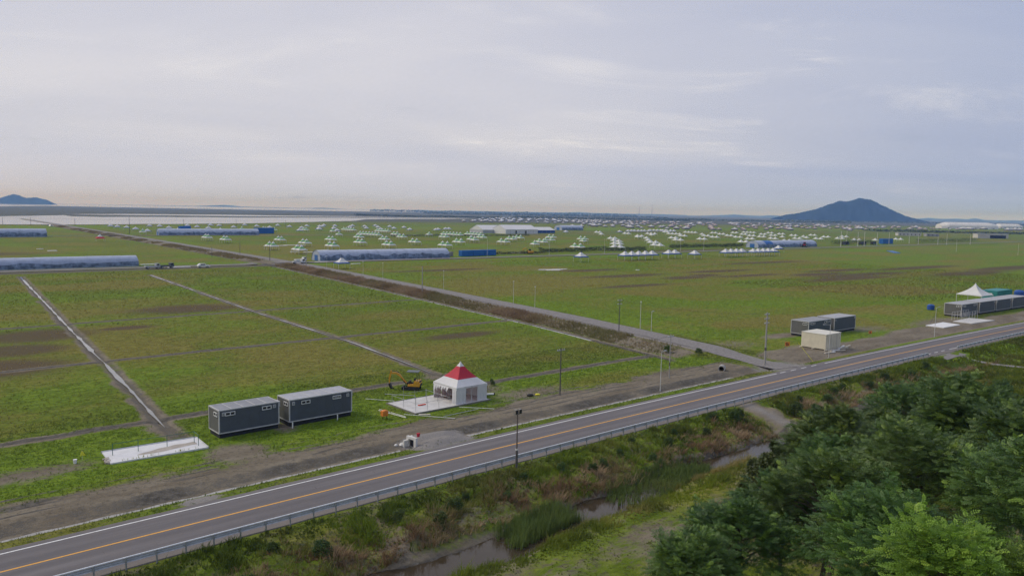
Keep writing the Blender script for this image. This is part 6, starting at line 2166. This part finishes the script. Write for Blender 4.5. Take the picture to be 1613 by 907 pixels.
# white litter sheets of the fields
for i, (a, s, L, W) in enumerate(((196, 352, 5, 2), (201, 345, 6, 2), (218, 362, 8, 2), (170, 268.5, 7, 1.5), (105, 262.8, 9, 1.2), (99, 283, 6, 1.5), (60, 300, 5, 1.2), (288, 300, 10, 2), (215, 420, 16, 3), (230, 425, 14, 3), (312, 302, 9, 2.5), (84, 420, 3, 1.6), (86, 400, 4, 3), (270, 170, 2, 1), (178, 252, 5, 1))):
    tag(MB().box(-L / 2, L / 2, -W / 2, W / 2, -0.1, 0.22).build('pale_board', M_sheet, None, S(a, s, GZ(a, s)), heading(a) + 0.1 * (i % 3)), 'pale flat sheet lying on the grass of the tent fields', 'sheet', 'pale sheets lying on the fields')

# ------------------------------------------------------------------ large halls and far buildings
M_hall = pmat('white hall cloth', (0.70, 0.70, 0.71), 0.6, 0.04, 0.1, translucent=0.1)
M_hall_g = pmat('grey hall wall', (0.40, 0.41, 0.44), 0.6, 0.06, 0.1)


def gable_hall(label, a, s, L, W, eave, ridge, wall, group=None, doors=2):
    root = thing('hall_tent', label, 'hall', S(a, s, 0), heading(a))
    mb = MB().box(0, L, 0, W, -0.2, eave)
    mb.build('wall', wall, root)
    g = MB().prism([(0, 0), (0, 0), (0, 0)], 0, 0) if False else MB()
    rf = [(-0.3, -0.4, eave - 0.1), (L + 0.3, -0.4, eave - 0.1), (L + 0.3, W / 2, ridge), (-0.3, W / 2, ridge), (L + 0.3, W + 0.4, eave - 0.1), (-0.3, W + 0.4, eave - 0.1)]
    g.add(rf, [(0, 1, 2, 3), (3, 2, 4, 5)])
    g.build('roof', M_hall, root)
    for gx in (0.01, L - 0.01):
        MB().add([(gx, 0, eave), (gx, W, eave), (gx, W / 2, ridge - 0.1)], [(0, 2, 1)]).build('gable', M_hall, root)
    n = max(3, int(L / 6))
    for i in range(1, n):
        MB().box(L * i / n - 0.12, L * i / n + 0.12, -0.12, 0.0, 0, eave - 0.1).build('wall_post', M_hall_g, root)
    for i in range(doors):
        x = L * (0.3 + 0.3 * i)
        MB().box(x, x + 1.8, -0.16, -0.02, 0, eave * 0.75).build('door', M_glass_d, root)
    return root


gable_hall('white gabled hall tent with open dark front, left of the pair', 548, 640, 40, 26, 4.0, 9.0, M_hall_g, doors=0)
gable_hall('white gabled hall tent with two dark doors, right of the pair', 562, 618, 46, 26, 5.0, 9.8, M_hall)
gable_hall('low blue-grey hall beside the white hall tents', 614, 640, 40, 20, 3.6, 7.0, M_tblue, doors=1)


def far_block(name, label, x, y, L, W, h, rot, mat, nwin, opening=False):
    root = thing(name, label, 'building', (x, y, 0), rot)
    MB().box(-L / 2, L / 2, -W / 2, W / 2, -0.5, h).build('wall', mat, root)
    MB().box(-L / 2 - 0.4, L / 2 + 0.4, -W / 2 - 0.4, W / 2 + 0.4, h, h + 0.5).build('roof', M_hall_g, root)
    for i in range(nwin):
        xx = -L / 2 + L * (i + 0.5) / nwin
        MB().box(xx - 0.9, xx + 0.9, -W / 2 - 0.08, -W / 2 + 0.02, h * 0.35, h * 0.7).build('window', M_glass_d, root)
    if opening:
        MB().box(-L * 0.1, L * 0.42, -W / 2 - 0.1, -W / 2 + 0.02, 0.2, h * 0.72).build('opening', M_skirt, root)
    return root


M_fb = pmat('pale render', (0.50, 0.49, 0.46), 0.8, 0.06, 0.1)
M_fb2 = pmat('grey render', (0.30, 0.31, 0.33), 0.8, 0.06, 0.1)
far_block('flat_building', 'long pale flat-roofed building beyond the row of poles', 590, 1160, 34, 9, 4.2, 0.0, M_fb, 6)
far_block('flat_building', 'low grey flat-roofed building joined beside the long pale one', 619, 1150, 18, 9, 3.6, 0.0, M_fb2, 3)
far_block('flat_building', 'boxy pale flat-roofed building with a wide dark opening', 673, 1095, 43, 12, 6.2, 0.0, M_fb, 0, True)
far_block('flat_building', 'long low pale wall building at the far end of the cross road', 640, 870, 52, 4, 2.0, 0.1, M_fb, 0)


def dome_hall(label, x, y, L, half, h, rot):
    root = thing('dome_hall', label, 'hall', (x, y, 0), rot)
    n, bays = 12, 8
    for b in range(bays):
        x0, x1 = -L / 2 + L * b / bays, -L / 2 + L * (b + 1) / bays - 0.4
        e0 = 0.72 if b == 0 else 1.0
        e1 = 0.82 if b == bays - 1 else 1.0
        A = [(x0, -math.cos(math.pi * i / n) * half * e0, math.sin(math.pi * i / n) ** 0.6 * h * e0) for i in range(n + 1)]
        B = [(x1, -math.cos(math.pi * i / n) * half * e1, math.sin(math.pi * i / n) ** 0.6 * h * e1) for i in range(n + 1)]
        MB().add(A + B, [(i, i + 1, n + 2 + i, n + 1 + i) for i in range(n)]).build('membrane_bay', M_hall, root)
    for e, x_ in ((0.72, -L / 2), (0.82, L / 2 - 0.4)):
        A = [(x_, -math.cos(math.pi * i / n) * half * e, math.sin(math.pi * i / n) ** 0.6 * h * e) for i in range(n + 1)]
        MB().add(A, [tuple(range(n + 1))]).build('end_wall', M_hall, root)
    for i in range(6):
        xx = -L * 0.4 + L * 0.8 * i / 5
        MB().box(xx - 2, xx + 2, -half - 0.6, -half + 0.4, 0, 3.4).build('door', M_fb2, root)


dome_hall('larger of two huge white membrane halls near the distant hills', 1317, 2260, 158, 26, 18, -0.05)
dome_hall('smaller white membrane hall behind the larger one near the distant hills', 1652, 2600, 80, 22, 15, -0.05)
rw = random.Random(8)
for i in range(9):
    x, y = 1130 + i * 30 + rw.uniform(-8, 8), 2060 + rw.uniform(-60, 120)
    o = link('camp_tent', CAMP[0], (), None, (x, y, 0.05), rw.uniform(0, 1))
    tag(o, 'white marquee on the plain in front of the huge membrane halls', 'tent', 'white marquees before the membrane halls')
    o.scale = (1.5, 1.5, 1.2)
for i in range(26):
    x, y = 420 + (i % 13) * 42 + rw.uniform(-14, 14), 1900 + (i // 13) * 420 + rw.uniform(-120, 160)
    o = link('camp_tent', CAMP[0], (), None, (x, y, 0.05), rw.uniform(0, 1))
    tag(o, 'scattered white marquee on the plain below the blue mountain', 'tent', 'scattered marquees below the mountain')
    sx = rw.uniform(1.0, 2.4)
    o.scale = (sx, 1.2, 0.9)
for i, (x, y, h) in enumerate(((1130, 7000, 95), (1245, 7000, 110))):
    root = thing('radio_mast', 'hair-thin grey mast rising above the flat horizon', 'mast', (x, y, 0), 0, 'masts on the horizon')
    MB().tube((0, 0, 0), (0, 0, h), 2.2, 1.2, 6).build('shaft', M_fb2, root)
    MB().box(-3, 3, -3, 3, 0, 6).build('base', M_fb2, root)
# bands of scrub and woods on the plain
for i, (x, y, L, h) in enumerate(((-300, 2700, 500, 5), (350, 3100, 700, 6), (1100, 3600, 900, 7), (2400, 4600, 1600, 9), (200, 4800, 1500, 9), (900, 1500, 420, 4), (1250, 1450, 300, 4), (-100, 7600, 2600, 18))):
    n = 1500
    px = rw.uniform(0, 1)
    X = x + (RNG.uniform(-0.5, 0.5, n)) * L
    Y = y + RNG.normal(0, 25, n)
    Zz = RNG.uniform(0, 1, n) ** 0.6 * h * (0.4 + fbm(X * 0.02, X * 0, 5 + i))
    P = np.stack([X, Y, Zz], -1)
    d = unit(RNG.normal(size=(n, 3)))
    w2 = unit(np.cross(d, RNG.normal(size=(n, 3))))
    ll = h * 0.9
    q = np.stack([P - d * ll * 0.5, P + w2 * ll * 0.4, P + d * ll * 0.5, P - w2 * ll * 0.4], 1).reshape(-1, 3)
    q[:, 2] = np.maximum(q[:, 2], 0.0)
    tin = RNG.uniform(0, 0.7, n)
    tag(link('far_wood', np_mesh('far_wood', q, np.arange(n * 4).reshape(n, 4), np.repeat(np.stack([tin, tin * 0, tin * 0, tin * 0 + 1], -1), 4, 0)), [M_broad]), 'distant dark band of scrub across the plain', 'woods', kind='stuff')
